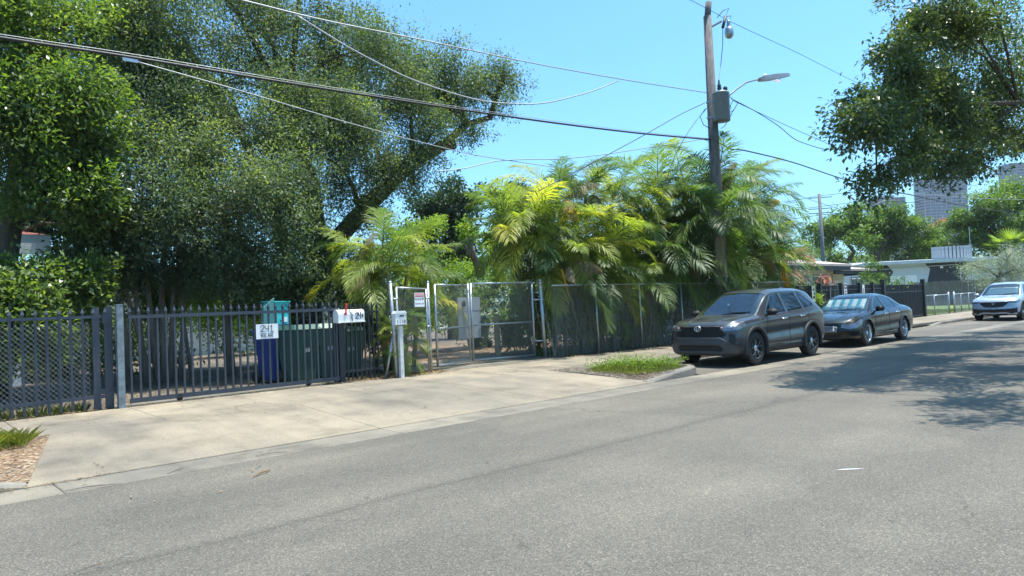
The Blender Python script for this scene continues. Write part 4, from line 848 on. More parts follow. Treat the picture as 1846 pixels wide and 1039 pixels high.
SUV = dict(paint=p_grey, cladding=True, doors=[1.40, 2.46, 3.40], sill=.40, rocker=.36, cowl=1.17, wst=1.96, rw=(4.1, 4.42), wr=.365, arch=.435, axles=(.93, 3.63), flw=.055, flp=.022,
  tab=[(0, .27, .92, .80, .85, .62), (.06, .24, .965, .86, .90, .68), (.3, .22, 1.01, .905, .945, .72), (.7, .21, 1.05, .92, .985, .74), (1.12, .21, 1.085, .925, 1.02, .755), (1.22, .21, 1.135, .925, 1.03, .755),
       (1.6, .21, 1.39, .93, 1.05, .70), (1.95, .21, 1.60, .93, 1.065, .655), (2.3, .21, 1.68, .93, 1.08, .635), (2.9, .21, 1.70, .93, 1.11, .63), (3.5, .21, 1.69, .93, 1.15, .62), (3.95, .24, 1.645, .92, 1.18, .60), (4.1, .26, 1.60, .915, 1.18, .59), (4.40, .30, 1.22, .895, 1.12, .68), (4.52, .32, 1.06, .86, 1.0, .70), (4.60, .36, 1.0, .80, .95, .66)],
  win=[[(1.50, 1.10), (2.06, 1.53), (2.42, 1.575), (2.42, 1.115)], [(2.53, 1.12), (2.53, 1.58), (3.24, 1.585), (3.30, 1.165)], [(3.36, 1.17), (3.31, 1.585), (3.50, 1.575), (3.93, 1.27), (3.80, 1.20)]],
  front=[('bumper_panel', m_plasg, [(0, .62), (.50, .62), (.60, .56), (.84, .40), (.84, .2), (0, .2)]), ('lower_intake', m_plas, [(0, .47), (.50, .47), (.56, .40), (.52, .34), (0, .34)]),
         ('grille', m_plas, [(0, .865), (.50, .865), (.55, .80), (.64, .70), (.64, .66), (.56, .635), (0, .635)]), ('fog_surround', m_plas, [(.70, .72), (.80, .70), (.84, .56), (.80, .46), (.68, .50), (.72, .60)])],
  recess=[([(0, .865), (.50, .865), (.55, .80), (.64, .70), (.64, .66), (.56, .635), (-.02, .635), (-.02, .865)], .035), ([(-.02, .47), (.50, .47), (.56, .40), (.52, .34), (-.02, .34)], .04), ([(.70, .72), (.80, .70), (.84, .56), (.80, .46), (.68, .50), (.72, .60)], .03)],
  head=lambda x, y, z: (y > .50) & (x < .46) & (z > .785+.20*x) & (z < .90+.17*x),
  tail=lambda x, y, z: (y > .5) & (z > 1.0) & (z < 1.13) & (x > 4.28),
  nose=.24, nosez=([.2, .3, .5, .62, .85, .96], [.10, .05, .0, .01, .05, .14]), rear=.16, rearz=([.2, .5, .9], [.06, 0, .03]),
  crease=[(lambda X: .62+.03*X, .03, .10), (lambda X: .93+.03*X, -.012, .05)], hoodc=.022, spokes=5, soff=(-.15, .15), sw=.085, flare=1.8,
  barrel=m_plas, handles=(2.22, 3.12), hz=lambda x: .90+.03*x, mirror=(1.48, 1.13), seatz=1.15, dash=1.04, wz=lambda t: 1.115+t*.7, mirmat=m_plas)
def emb_suv(root, new, out):
    xf = front_x(SUV, 0, .80)-.012
    def ell(cy, cz, a, b, th): return MB().tube([(xf-.002, cy+a*math.cos(t), cz+b*math.sin(t)) for t in np.linspace(0, 2*math.pi, 22)], th, 5, False)
    e = ell(0, .835, .082, .056, .0085); e2 = ell(0, .835, .028, .05, .006); e3 = ell(0, .858, .055, .025, .006)
    for q in (e2, e3): e.add(q.v, q.f)
    e.build('emblem', m_chrome, root, True)
    MB().lathe([(.001, 0), (.076, 0), (.08, .012)], (xf+.002, 0, .835), 20, 'x').build('emblem_plate', m_plas, root)
    sl = MB()
    for i in range(6):
        z = .66+i*.033
        xq = front_x(SUV, .3, z)+.022; sl.tube([(front_x(SUV, y, z)+.016, y, z) for y in np.linspace(-.6, .6, 13)], .007, 4)
    sl.build('grille_slat', m_plas, root)
    tr = MB(); tr.tube([(front_x(SUV, y, .625)+(-.004), y, .627) for y in np.linspace(-.56, .56, 13)], .012, 5); tr.build('grille_trim', m_plasg, root, True)
    MB().tube([(front_x(SUV, y, .88)-.004, y, .872) for y in np.linspace(-.5, .5, 11)], .013, 5).build('grille_bar', m_black, root, True)
    for s in (-1, 1):
        pts = [(.62, .83), (.68, .70), (.66, .635), (.58, .62)]
        MB().tube([(front_x(SUV, .6, .5)-.01, s*.50, .635), (front_x(SUV, .56, .6)-.012, s*.585, .60), (front_x(SUV, .84, .45)+.01, s*.84, .41)], .012, 5).build('bumper_trim', m_plasg, root, True)
        for (y, z, r_) in ((.60, .865, .026), (.68, .875, .026), (.76, .885, .022)):
            MB().lathe([(.001, -.004), (r_, 0), (r_, .03)], (front_x(SUV, y, z)+.002+.0, s*y, z), 14, 'x').build('lamp_lens', m_lens, root, True)
        MB().lathe([(.001, -.008), (.018, 0), (.018, .03)], (front_x(SUV, .55, .84)+.0, s*.55, .845), 10, 'x').build('indicator', m_amber, root, True)
        MB().tube([(2.6, s*.0, 1.70)], .01) if False else None
    MB().hexa([(3.75, -.02, 1.655), (3.75, .02, 1.655), (3.95, .02, 1.64), (3.95, -.02, 1.64)], [(3.9, -.006, 1.73), (3.9, .006, 1.73), (3.96, .006, 1.735), (3.96, -.006, 1.735)]).build('antenna', p_grey, root)
    MB().lathe([(.001, -.003), (.03, 0), (.03, .004)], (1.52, .1, 1.325), 14, 'x').build('windscreen_sticker', m_white, root)
SUV['extra'] = [emb_suv]
SED = dict(paint=p_black, doors=[1.50, 2.55, 3.45], sill=.34, cowl=1.25, wst=2.05, rw=(3.35, 4.05), wr=.345, arch=.395, axles=(.98, 3.72), flw=.03, flp=.010,
  tab=[(0, .22, .66, .78, .60, .60), (.08, .19, .74, .86, .67, .68), (.35, .17, .82, .91, .74, .74), (.8, .17, .90, .93, .82, .77), (1.22, .17, .955, .93, .885, .775), (1.32, .17, .99, .93, .90, .765),
       (1.7, .17, 1.21, .93, .92, .69), (2.05, .17, 1.385, .93, .93, .62), (2.4, .17, 1.455, .93, .94, .59), (2.8, .17, 1.47, .93, .955, .575), (3.2, .17, 1.44, .93, .97, .57), (3.5, .18, 1.37, .93, .98, .60), (4.05, .2, 1.10, .93, .99, .70), (4.4, .22, 1.03, .91, .97, .76), (4.75, .26, 1.0, .86, .93, .74), (4.84, .32, .93, .80, .86, .66)],
  win=[[(1.62, .975), (1.95, 1.20), (2.25, 1.345), (2.50, 1.375), (2.50, .985)], [(2.58, .99), (2.58, 1.375), (2.95, 1.37), (3.30, 1.27), (3.36, 1.01)], [(3.42, 1.02), (3.38, 1.24), (3.62, 1.10), (3.68, 1.05)]],
  front=[('grille', m_plas, [(0, .58), (.44, .58), (.46, .54), (.42, .42), (0, .42)]), ('lower_intake', m_plas, [(0, .35), (.5, .35), (.46, .26), (0, .26)])],
  recess=[([(-.02, .58), (.44, .58), (.46, .54), (.42, .42), (-.02, .42)], .035), ([(-.02, .35), (.5, .35), (.46, .26), (-.02, .26)], .03)],
  head=lambda x, y, z: (y > .54) & (x < .62) & (z > .50+.22*x+.05*np.clip((.70-y)/.2, 0, 1)) & (z < .645+.20*x),
  tail=lambda x, y, z: (y > .5) & (z > .78) & (z < .92) & (x > 4.55),
  nose=.30, nosez=([.2, .3, .45, .66, .8], [.06, .02, .0, .05, .14]), rear=.2, rearz=([.2, .5, .9], [.05, 0, .03]),
  crease=[(lambda X: .45+.03*X, .018, .10), (lambda X: .78+.03*X, -.014, .05)], hoodc=.012, spokes=10, soff=(0,), sw=.065, flare=1.,
  handles=(2.30, 3.22), hz=lambda x: .80+.02*x, mirror=(1.62, 1.0), seatz=1.0, dash=.93, wz=lambda t: .985+t*.7)
def emb_sed(root, new, out):
    for i in range(5):
        z = .435+i*.034; MB().tube([(front_x(SED, y, z)+.0, y, z) for y in np.linspace(-.42, .42, 9)], .006, 5).build('grille_slat', m_chrome, root, True)
    MB().tube([(front_x(SED, y, z)-.002, y, z) for y, z in ((-.43, .56), (-.43, .43), (0, .42), (.43, .43), (.43, .56), (0, .585), (-.43, .56))], .009, 5).build('grille_frame', m_chrome, root, True)
    for i in range(5):
        y0 = -.60+i*.245
        sh = MB(); sh.hexa([(1.50, y0, 1.02), (1.50, y0+.15, 1.02), (1.51, y0+.15, 1.02), (1.51, y0, 1.02)], [(1.99, y0+.07, 1.30), (1.99, y0+.20, 1.30), (2.0, y0+.20, 1.30), (2.0, y0+.07, 1.30)]); sh.build('sun_shade', m_shade if i < 6 else m_shadeb, root)
    MB().hexa([(1.53, -.62, 1.00), (1.53, .66, 1.00), (1.54, .66, 1.0), (1.54, -.62, 1.0)], [(2.04, -.52, 1.31), (2.04, .52, 1.31), (2.05, .52, 1.31), (2.05, -.52, 1.31)]).build('sun_shade_backing', m_shadeb, root)
    for s in (-1, 1):
        for (y, z) in ((.64, .61), (.72, .64), (.80, .67)):
            MB().lathe([(.001, -.003), (.03, 0), (.03, .03)], (front_x(SED, y, z)+.06, s*y, z-.01), 12, 'x').build('lamp_lens', m_lens, root, True)
SED['extra'] = [emb_sed]
CRV = dict(SUV); CRV.update(paint=p_silver, extra=[], mirmat=p_silver, handlemat=p_silver,
  front=[('bumper_panel', m_plas, [(0, .50), (.60, .52), (.84, .56), (.84, .2), (0, .2)]), ('bumper_lip', p_silver, [(0, .36), (.45, .37), (.62, .30), (.82, .34), (.82, .27), (.6, .24), (.45, .31), (0, .30)]),
         ('grille', m_plas, [(0, .82), (.52, .82), (.56, .78), (.36, .60), (0, .58)])], recess=[([(-.02, .82), (.52, .82), (.56, .78), (.36, .60), (-.02, .58)], .03)],
  head=lambda x, y, z: (y > .50) & (x < .46) & (z > .76+.16*x) & (z < .85+.16*x))
def emb_crv(root, new, out):
    xf = front_x(SUV, 0, .75)+.0
    for pts in ([(-.045, .79), (-.03, .70)], [(.045, .79), (.03, .70)], [(-.035, .745), (.035, .745)]): MB().tube([(xf-.0, y, z) for y, z in pts], .008, 5).build('emblem', m_chrome, root)
    MB().tube([(front_x(SUV, y, .82)-.002, y, .825+.015*abs(y)) for y in np.linspace(-.56, .56, 11)], .012, 5).build('grille_bar', m_chrome, root, True)
    MB().hexa([(1.42, -.60, 1.14), (1.42, .62, 1.14), (1.43, .62, 1.14), (1.43, -.60, 1.14)], [(1.84, -.55, 1.44), (1.84, .55, 1.44), (1.85, .55, 1.44), (1.85, -.55, 1.44)]).build('sun_shade', m_shade, root)
CRV['extra'] = [emb_crv]
car('parked_suv', 'dark grey compact SUV with black wheel arches, parked nearest behind the weedy verge', SUV, (13.70, 9.03, .03))
car('parked_sedan', 'black four door sedan with a striped sun shade, parked right behind the grey SUV', SED, (19.9, 9.10, .03))
car('parked_suv', 'pale silver blue SUV with bright windscreen, farthest parked car at the right edge', CRV, (36.6, 9.05, .03))
# ------------------------------------------------------------ utility pole, lamp, transformer, wires
PB = at(1303, 560, Y=12.25); PX, PY = PB[0], 12.25
def pp(px, py, Y=None): return at(px, py, Y=PY if Y is None else Y)
ptop = pp(1275, 30); lean = ptop[0]-PX
pole = empty('utility_pole', (PX, PY, .15), 'tall leaning wooden utility pole rising out of the palms behind the grey SUV', 'utility pole')
hp = ptop[2]-.15
MB().tube([(0, 0, 0), (lean*.5, 0, hp*.5), (lean, 0, hp)], [.22, .175, .125], 16).build('shaft', m_pole, pole, True)
MB().tube([(.0, -.0, .0), (lean*.2, 0, hp*.25)], [.226, .203], 16).build('lower_wrap', m_polelt, pole, True)
MB().cyl((lean, 0, hp-.05), (lean+.03, -.06, hp+.45), .10, .10).build('pole_top_pin', m_pole, pole, True)
# lettering painted down the pole
for wd, xo, z0, ang in (('INKO', .07, 1.80, .3), ('KIK', -.09, 1.55, -.4)):
    for i, ch in enumerate(wd):
        z = z0-.27*i+.3; a = xo+lean*z/hp; yy = -math.sqrt(max(.21**2-xo**2, .0))-.006
        strokes(GL[ch], m_ink, pole, (a-.06, yy, z), .18, .20, .014)
def polelocal(p): return np.array(p)-np.array([PX, PY, .15])
# transformer
tc = polelocal(pp(1300, 193, PY-.36)); 
tcan = MB().lathe([(.001, -.46), (.25, -.46), (.265, -.42), (.265, .38), (.275, .40), (.25, .46), (.001, .50)], tuple(tc), 20).build('transformer_can', m_trans, pole, True)
MB().lathe([(.05, 0), (.07, .04), (.05, .08), (.075, .12), (.05, .16), (.07, .2), (.04, .24), (.02, .38)], tuple(tc+np.array([-.05, 0, .46])), 12).build('bushing', m_dk, pole, True)
MB().lathe([(.04, 0), (.07, .03), (.07, .10), (.04, .14)], tuple(tc+np.array([.30, 0, .56])), 10).build('arrester', m_dk, pole, True)
MB().box(tc[0]-.12, tc[0]+.12, .1, -tc[1]*0+.0-.2, tc[2]+.2, tc[2]+.26).build('bracket', m_galv, pole); MB().box(tc[0]-.12, tc[0]+.12, -.2, .1, tc[2]-.3, tc[2]-.24).build('bracket', m_galv, pole)
# lamp arm
a0 = polelocal(pp(1303, 182)); l0 = pp(1368, 143); l1 = pp(1421, 136); la = polelocal(l0); lb = polelocal(l1)
MB().tube([a0, polelocal(pp(1325, 163)), polelocal(pp(1345, 149)), la], .030, 8).build('lamp_arm', m_trans, pole, True)
d = (lb-la); d = d/np.linalg.norm(d); q = np.array([0, 1, 0]); lm = MB(); rows = []
for t, w, h in ((0, .06, .09), (.10, .14, .17), (.5, .18, .19), (.92, .16, .13), (1.0, .08, .05)):
    c = la+(lb-la)*t; rows.append([c+q*w+np.array([0, 0, -h*.5]), c+q*w*.8+np.array([0, 0, h*.5]), c-q*w*.8+np.array([0, 0, h*.5]), c-q*w+np.array([0, 0, -h*.5])])
lm.add([v for r2 in rows for v in r2], [(i*4+k, (i+1)*4+k, (i+1)*4+(k+1) % 4, i*4+(k+1) % 4) for i in range(4) for k in range(4)]+[(0, 1, 2, 3), (19, 18, 17, 16)])
lh = lm.build('lamp_head', m_trans, pole, False, bevel=.006); c = la+(lb-la)*.55
MB().box(c[0]-.28, c[0]+.28, c[1]-.11, c[1]+.11, c[2]-.125, c[2]-.09).build('lamp_glass', m_lens, lh)
c = la+(lb-la)*.2; MB().cyl((c[0], c[1], c[2]+.03), (c[0], c[1], c[2]+.15), .05).build('photocell', m_white, pole, True)
# cutout and insulator near the top
k0 = polelocal(pp(1280, 50)); k1 = polelocal(pp(1300, 39)); k2 = polelocal(pp(1303, 50)); k3 = polelocal(pp(1308, 30)); k4 = polelocal(pp(1315, 38)); k5 = polelocal(pp(1313, 66))
MB().tube([k0, k1], .035, 6).build('crossarm', m_dk, pole); MB().tube([k2, k3], [.05, .05], 8).build('fuse_cutout', m_dk, pole, True)
MB().lathe([(.05, .26), (.08, .22), (.05, .18), (.08, .14), (.06, .08), (.13, .02), (.15, -.1), (.14, -.24), (.08, -.32), (.001, -.33)], tuple((k4+k5)/2), 12).build('arrester', m_galv, pole, True)
MB().tube([k3, polelocal(pp(1318, 29)), k4], .012, 5).build('jumper', m_cable, pole); MB().tube([polelocal(pp(1293, 32)), polelocal(pp(1303, 20)), polelocal(pp(1314, 15)), k3], .014, 5).build('jumper', m_cable, pole)
MB().tube([k2, polelocal(pp(1303, 80)), polelocal(pp(1299, 120)), tc+np.array([-.05, 0, .84])], .012, 5).build('jumper', m_cable, pole)
for pts in ([(1309, 178), (1318, 195), (1310, 205), (1322, 200), (1330, 186)], [(1312, 172), (1322, 180), (1316, 192), (1306, 190)], [(1322, 198), (1316, 212), (1306, 228), (1300, 232)], [(1272, 196), (1262, 210), (1268, 225), (1280, 232)], [(1280, 254), (1282, 272), (1276, 280)], [(1305, 258), (1312, 270), (1322, 262)], [(1300, 262), (1304, 275), (1310, 268), (1318, 282)]):
    MB().tube([polelocal(pp(*p)) for p in pts], .012, 4).build('loose_cable', m_cable, pole)
def wire(label, pts, r, mat=None, Y=None, smooth=True):
    """pts in the photograph, laid in the vertical plane of the pole line"""
    P = [at(a, b, Y=(Y[i] if hasattr(Y, '__len__') else (PY if Y is None else Y))) for i, (a, b) in enumerate(pts)]
    P = np.array(P); t = np.r_[0, np.cumsum(np.linalg.norm(np.diff(P, axis=0), axis=1))]; tq = np.linspace(0, t[-1], max(2, len(P)*6))
    Q = np.stack([pchip(t, P[:, k], tq) for k in range(3)], 1) if len(P) > 2 else P
    return tag(MB().tube(Q, r, 5).build('overhead_wire', mat or m_cable, None, True), label, 'wire')
wire('thick black cable bundle running from the left frame edge below the others to the pole', [(-250, 28), (0, 68), (240, 104), (520, 150), (900, 208), (1130, 238), (1281, 252)], .024)
wire('thin messenger wire just above the thick black cable bundle', [(-250, 22), (0, 62), (240, 98), (520, 145), (900, 204), (1130, 235), (1281, 250)], .006, m_cablelt)
wire('thick cable continuing right from the pole at palm height', [(1290, 254), (1305, 256), (1320, 272), (1340, 271), (1400, 285), (1545, 330), (1700, 364), (1846, 387), (1900, 394)], .022)
wire('twisted cable from top left that carries the hanging slack loop', [(300, -30), (435, 0), (530, 24), (760, 72), (950, 112), (1120, 143), (1278, 168)], .014, m_cablelt)
wire('slack pale cable drooping under the twisted upper cable', [(530, 25), (640, 92), (760, 150), (860, 180), (950, 188), (1050, 170), (1115, 146)], .015, m_cablelt)
wire('thin service wire from the splice near the left cable to above the yellow palm', [(235, 108), (420, 160), (640, 225), (760, 257), (870, 282), (1000, 302)], .010, m_cablelt, Y=13)
wire('thin pale wire rising from behind the oak limb to the pole', [(780, 310), (830, 305), (900, 290), (1020, 286), (1180, 265), (1275, 250)], .012, m_cablelt, Y=13)
wire('black drop wire from the pole down into the yellow palm', [(1270, 186), (1232, 204), (1150, 250), (1060, 298), (970, 345)], .011)
wire('black drop wire falling steeply from the pole beside the palm crown', [(1290, 178), (1250, 225), (1215, 285), (1200, 330)], .010)
wire('thin top wire crossing the pole head toward the right tree', [(1100, -75), (1244, 0), (1290, 24), (1310, 36), (1430, 92), (1553, 153), (1700, 215)], .009)
wire('thin straight wire right of the transformer', [(1322, 182), (1430, 232), (1555, 286), (1700, 345)], .010)
wire('slack black cable looping right from the transformer', [(1318, 178), (1360, 200), (1400, 225), (1440, 255), (1480, 268), (1516, 270)], .014)
wire('thin wire from the right palm crown toward the far grey pole', [(1340, 290), (1400, 335), (1460, 360), (1530, 382)], .010, Y=14)
wire('pale double wire crossing in front of the right trees', [(1560, 375), (1640, 350), (1760, 358), (1846, 360)], .012, m_cablelt, Y=14)
wc = MB(); w0_ = at(232, 104, Y=12.2); 
cl_ = tag(MB().box(w0_[0]-.1, w0_[0]+.12, w0_[1]-.06, w0_[1]-.03, w0_[2]-.08, w0_[2]-.03).build('splice_clamp', m_galv), 'small bright metal clamp on the thick cable in front of the left trees', 'clamp')
# far pole
fp = at(1483, 455, D=70); ft = at(1477, 350, D=70)
r_ = empty('utility_pole', (fp[0], fp[1], 0), 'far grey utility pole with two crossarms behind the tan roof', 'utility pole')
MB().tube([(0, 0, 0), (ft[0]-fp[0], ft[1]-fp[1], ft[2])], [.22, .15], 10).build('shaft', m_galvpole, r_, True)
for py in (356, 376, 384):
    a = at(1458, py+2, D=70)-np.array([fp[0], fp[1], 0]); b = at(1500, py-1, D=70)-np.array([fp[0], fp[1], 0]); MB().tube([a, b], .05, 4).build('crossarm', m_galvpole, r_)
for lab, pts in (('upper thin wire at the far grey pole', [(1415, 365), (1477, 353), (1560, 345), (1640, 350)]), ('middle thin wire at the far grey pole', [(1420, 380), (1477, 373), (1560, 362), (1660, 366)]), ('lowest thin wire at the far grey pole', [(1430, 395), (1477, 388), (1560, 380)])):
    P = [at(a, b, D=70) for a, b in pts]; tag(MB().tube(P, .03, 4).build('overhead_wire', m_cable, None, True), lab, 'wire')
# ------------------------------------------------------------ vegetation
def unit(n):
    v = rng.normal(size=(n, 3)); return v/np.linalg.norm(v, axis=1, keepdims=True)
def leaves(C, n, size, rad, droop=0.0, up=.5, asp=.42, spr=.42):
    """n leaves around every cluster centre C (k,3)"""
    k = len(C); c = np.repeat(C, n, 0); N = k*n
    ax = unit(k); ax[:, 2] = ax[:, 2]*.5-droop; ax /= np.linalg.norm(ax, axis=1, keepdims=True); ax = np.repeat(ax, n, 0)
    t = rng.random(N)**.8*2.2-.8; sp = rng.normal(size=(N, 3))*rad*spr*(1.25-.5*np.clip(t, 0, 1.4))[:, None]
    p = c+ax*t[:, None]*rad+sp; p[:, 2] -= droop*rad*.3*np.abs(rng.normal(size=N))
    d = unit(N)+ax*.7; d[:, 2] -= droop*.8; d /= np.linalg.norm(d, axis=1, keepdims=True)
    nr = unit(N)*.9+np.array([0, 0, up*1.6]); s = np.cross(d, nr); s /= np.linalg.norm(s, axis=1, keepdims=True)+1e-9
    nn = np.cross(s, d); L = size*rng.uniform(.65, 1.25, N)[:, None]; w = L*asp
    V = np.stack([p, p+d*L*.5+s*w*.5+nn*L*.06, p+d*L-nn*L*.08, p+d*L*.5-s*w*.5+nn*L*.06], 1).reshape(-1, 3)
    return V, np.arange(N*4).reshape(-1, 4)
def blob_clusters(bl):
    out = []
    for (c, rr, n) in bl:
        m = max(2, n//10); pv = unit(m)*(rng.random(m)**.33)[:, None]; v = pv[rng.integers(0, m, n)]+rng.normal(size=(n, 3))*.19; wob = 1+.22*np.sin(v[:, :1]*5+c[0])*np.cos(v[:, 1:2]*4+c[2]); out.append(np.array(c)+v*wob*np.array(rr))
    return np.vstack(out)
def pb(px, py, Y, rx, rz, n, ry=None):
    """blob whose centre lies on the real plane Y, radii given in photo pixels at that distance"""
    c = at(px, py, Y=Y); s = depth(c)/FPX; return (c, (rx*s, (ry if ry else rx*.8)*s, rz*s), n)
def tree(name, label, cat, trunks, blobs, size, nl, crad, mat, bark=None, droop=0, asp=.42, group=None, loc=None, branch=True, zmin=.4, up=.5, tips=None, br=1.0, bmax=9, spr=.42):
    base = loc if loc is not None else (trunks[0][0][0] if trunks else blobs[0][0]); base = np.array([base[0], base[1], .17])
    r_ = empty(name, base, label, cat, group)
    C = blob_clusters(blobs); C = C[C[:, 2] > zmin]
    V, Q = leaves(C, nl, size, crad, droop, up, asp, spr); np_mesh('crown', V-base, Q, mat, r_)
    if tips:
        s_ = C[(rng.random(len(C)) < tips[1])]+np.array([0, -.25, .15]); V, Q = leaves(s_, nl//2, size*.95, crad*.6, -.4, .8, asp); np_mesh('sunlit_shoots', V-base, Q, tips[0], r_)  # brighter leaf colour paints sunlight onto some shoots of the crown
    if trunks:
        for ti, (pts, rad) in enumerate(trunks):
            pts = list(pts)
            if pts[0][2] < 2.2: pts[0] = (pts[0][0], pts[0][1], .1)
            MB().tube([np.array(p)-base for p in pts], rad, 10).build('trunk', bark or m_bark, r_, True)
        if branch:
            mb = MB(); tp = [np.array(p) for pts, _ in trunks for p in pts[1:]]
            for (c, rr, n) in blobs:
                c = np.array(c); o = min(tp, key=lambda q: np.linalg.norm(q-c)+(1.5 if q[2] > c[2]+1 else 0))
                if np.linalg.norm(o-c) > bmax: continue
                m_ = (o+c)/2+np.array([0, 0, .15*np.linalg.norm(c-o)])
                mb.tube([o-base, m_-base, c-base], [.10*br, .06*br, .035*br], 6)
                sel = C[np.argsort(np.linalg.norm(C-c, axis=1))[::max(1, n//9)]][:12]
                for q in sel:
                    if np.linalg.norm((q-c)/np.array(rr)) < 1.4: mb.tube([c-base, (c+q)/2+np.array([0, 0, .08])-base, q-base], [.03*br, .018*br, .008*br], 4)
            tag(mb.build('branch', bark or m_bark, r_, True), kind='stuff')
    return r_
P_ = lambda px, py, Y: at(px, py, Y=Y)
# the big oak
YO = 17.5
oak = tree('oak_tree', 'huge fine leaved oak spreading over the sliding gate, its pruned limb reaching right', 'tree',
  [([P_(560, 640, 18), P_(560, 560, 18), P_(575, 470, 18), P_(560, 330, 18), P_(520, 200, 18)], [.42, .34, .32, .24, .12]),
   ([P_(575, 520, 17.8), P_(600, 440, 17.6), P_(650, 385, 17.2), P_(700, 335, 17), P_(745, 290, 16.8), P_(800, 262, 16.6), P_(818, 262, 16.6)], [.28, .25, .23, .21, .19, .16, .14]),
   ([P_(800, 262, 16.6), P_(840, 225, 16.5), P_(884, 212, 16.4), P_(893, 180, 16.4), P_(905, 150, 16.4)], [.13, .10, .09, .09, .08]),
   ([P_(540, 640, 19), P_(530, 520, 19), P_(500, 400, 19), P_(440, 250, 19)], [.3, .26, .2, .12])],
  [pb(330, 90, 18.5, 150, 100, 170), pb(480, 50, 18.3, 130, 90, 160), pb(610, 100, 17.8, 120, 90, 170), pb(720, 120, 17.2, 100, 70, 120), pb(800, 135, 16.9, 80, 52, 70), pb(858, 160, 16.6, 48, 40, 30), pb(910, 138, 16.4, 34, 20, 30, 26), pb(400, 150, 20, 200, 140, 130), pb(600, 160, 19.5, 120, 110, 90), pb(690, 300, 16.6, 44, 34, 34), pb(770, 258, 16.4, 44, 26, 30), pb(840, 218, 16.3, 34, 20, 22), pb(650, 360, 16.6, 38, 34, 26), pb(893, 190, 16.3, 16, 24, 10), pb(735, 300, 16.5, 30, 24, 14),
   pb(240, 60, 18.2, 90, 80, 110), pb(200, -40, 18.5, 120, 60, 70), pb(300, 250, 16.9, 110, 90, 140), pb(420, 230, 16.6, 100, 90, 140), pb(540, 220, 16.6, 100, 90, 150), pb(650, 220, 16.5, 80, 80, 110), pb(740, 200, 16.6, 70, 60, 80), pb(810, 200, 16.6, 50, 40, 34),
   pb(290, 380, 15.9, 100, 70, 100), pb(400, 370, 15.6, 90, 70, 110), pb(510, 350, 15.7, 90, 80, 120), pb(620, 310, 16.4, 70, 60, 60), pb(745, 335, 17.2, 28, 30, 10), pb(560, -90, 18.5, 200, 70, 90), pb(340, -70, 18.8, 200, 70, 90),
   pb(440, 455, 16.2, 90, 55, 80), pb(570, 430, 16.6, 50, 60, 50), pb(250, 150, 18, 80, 80, 80), pb(350, 470, 16.6, 60, 40, 40)],
  .088, 100, .56, m_oak, droop=.45, asp=.40, tips=(m_oaklt, .16), spr=.26)
# stubs of the pruned limb's shoots
tree('broadleaf_tree', 'glossy broad leaved tree at the far left with bright sunlit shoots', 'tree',
  [([P_(-20, 640, 17), P_(0, 500, 17), P_(30, 330, 17), P_(60, 120, 17)], [.3, .26, .2, .1])],
  [pb(40, 60, 16.5, 110, 80, 120), pb(130, 40, 17.5, 60, 60, 60), pb(40, 190, 16, 90, 80, 130), pb(120, 210, 16, 80, 75, 110), pb(60, 310, 15.8, 100, 70, 130), pb(170, 320, 15.8, 70, 60, 90), pb(200, 395, 16.4, 60, 50, 60), pb(-90, 150, 16.5, 120, 160, 160), pb(-60, -80, 17.5, 200, 80, 90)],
  .12, 50, .40, m_mango, droop=.1, up=.9, tips=(m_bright, .22), spr=.34)
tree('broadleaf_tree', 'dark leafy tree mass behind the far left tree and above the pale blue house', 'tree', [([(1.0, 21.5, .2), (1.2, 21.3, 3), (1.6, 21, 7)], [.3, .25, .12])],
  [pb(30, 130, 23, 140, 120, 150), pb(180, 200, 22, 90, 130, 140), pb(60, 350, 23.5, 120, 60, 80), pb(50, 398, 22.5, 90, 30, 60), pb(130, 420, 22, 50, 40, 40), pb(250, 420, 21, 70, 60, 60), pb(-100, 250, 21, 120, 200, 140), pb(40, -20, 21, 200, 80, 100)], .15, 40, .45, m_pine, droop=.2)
# multi-trunk fig behind the gate
fig_tr = []
for (a, b, c_, d2, r0) in ((232, 560, 205, 420, .14), (262, 580, 240, 440, .10), (284, 590, 262, 420, .12), (295, 590, 300, 420, .13), (305, 590, 330, 430, .10), (322, 585, 355, 430, .08), (345, 590, 318, 450, .07), (275, 600, 215, 480, .09), (415, 590, 408, 420, .16)):
    fig_tr.append(([at(a, b+25, Y=17.6), at((a+c_)/2-6, (b+d2)/2+25, Y=17.6), at(c_, d2, Y=17.6), at(c_-8, d2-90, Y=17.5)], [r0*.75, r0*.5, r0*.4, r0*.25]))
tree('fig_tree', 'multi trunked fig with pale stems behind the left end of the sliding gate', 'tree', fig_tr,
  [pb(230, 470, 17.3, 60, 40, 60), pb(160, 470, 16.6, 40, 36, 50), pb(320, 470, 18.2, 60, 30, 40), pb(180, 400, 17.2, 60, 40, 60)], .13, 36, .33, m_fig, bark=m_barklt, droop=.2, branch=False)
tree('shrub', 'glossy dark shrub behind the left picket fence and the chain link panel', 'shrub', [],
  [pb(60, 520, 15.2, 75, 42, 110), pb(130, 505, 15.6, 50, 35, 70), pb(30, 495, 15.6, 60, 22, 50), pb(90, 600, 14.9, 55, 40, 90), pb(30, 620, 14.6, 45, 50, 80), pb(-60, 560, 15, 80, 80, 110), pb(140, 570, 15.4, 30, 35, 40)], .13, 34, .26, m_mango, zmin=.25, up=.9)
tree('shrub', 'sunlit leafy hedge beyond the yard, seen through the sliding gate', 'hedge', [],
  [pb(410, 560, 20.5, 45, 50, 80), pb(460, 570, 20, 40, 50, 70), pb(360, 560, 21, 45, 45, 60), pb(520, 575, 19.5, 50, 50, 80)], .10, 34, .3, m_bright, zmin=.25)
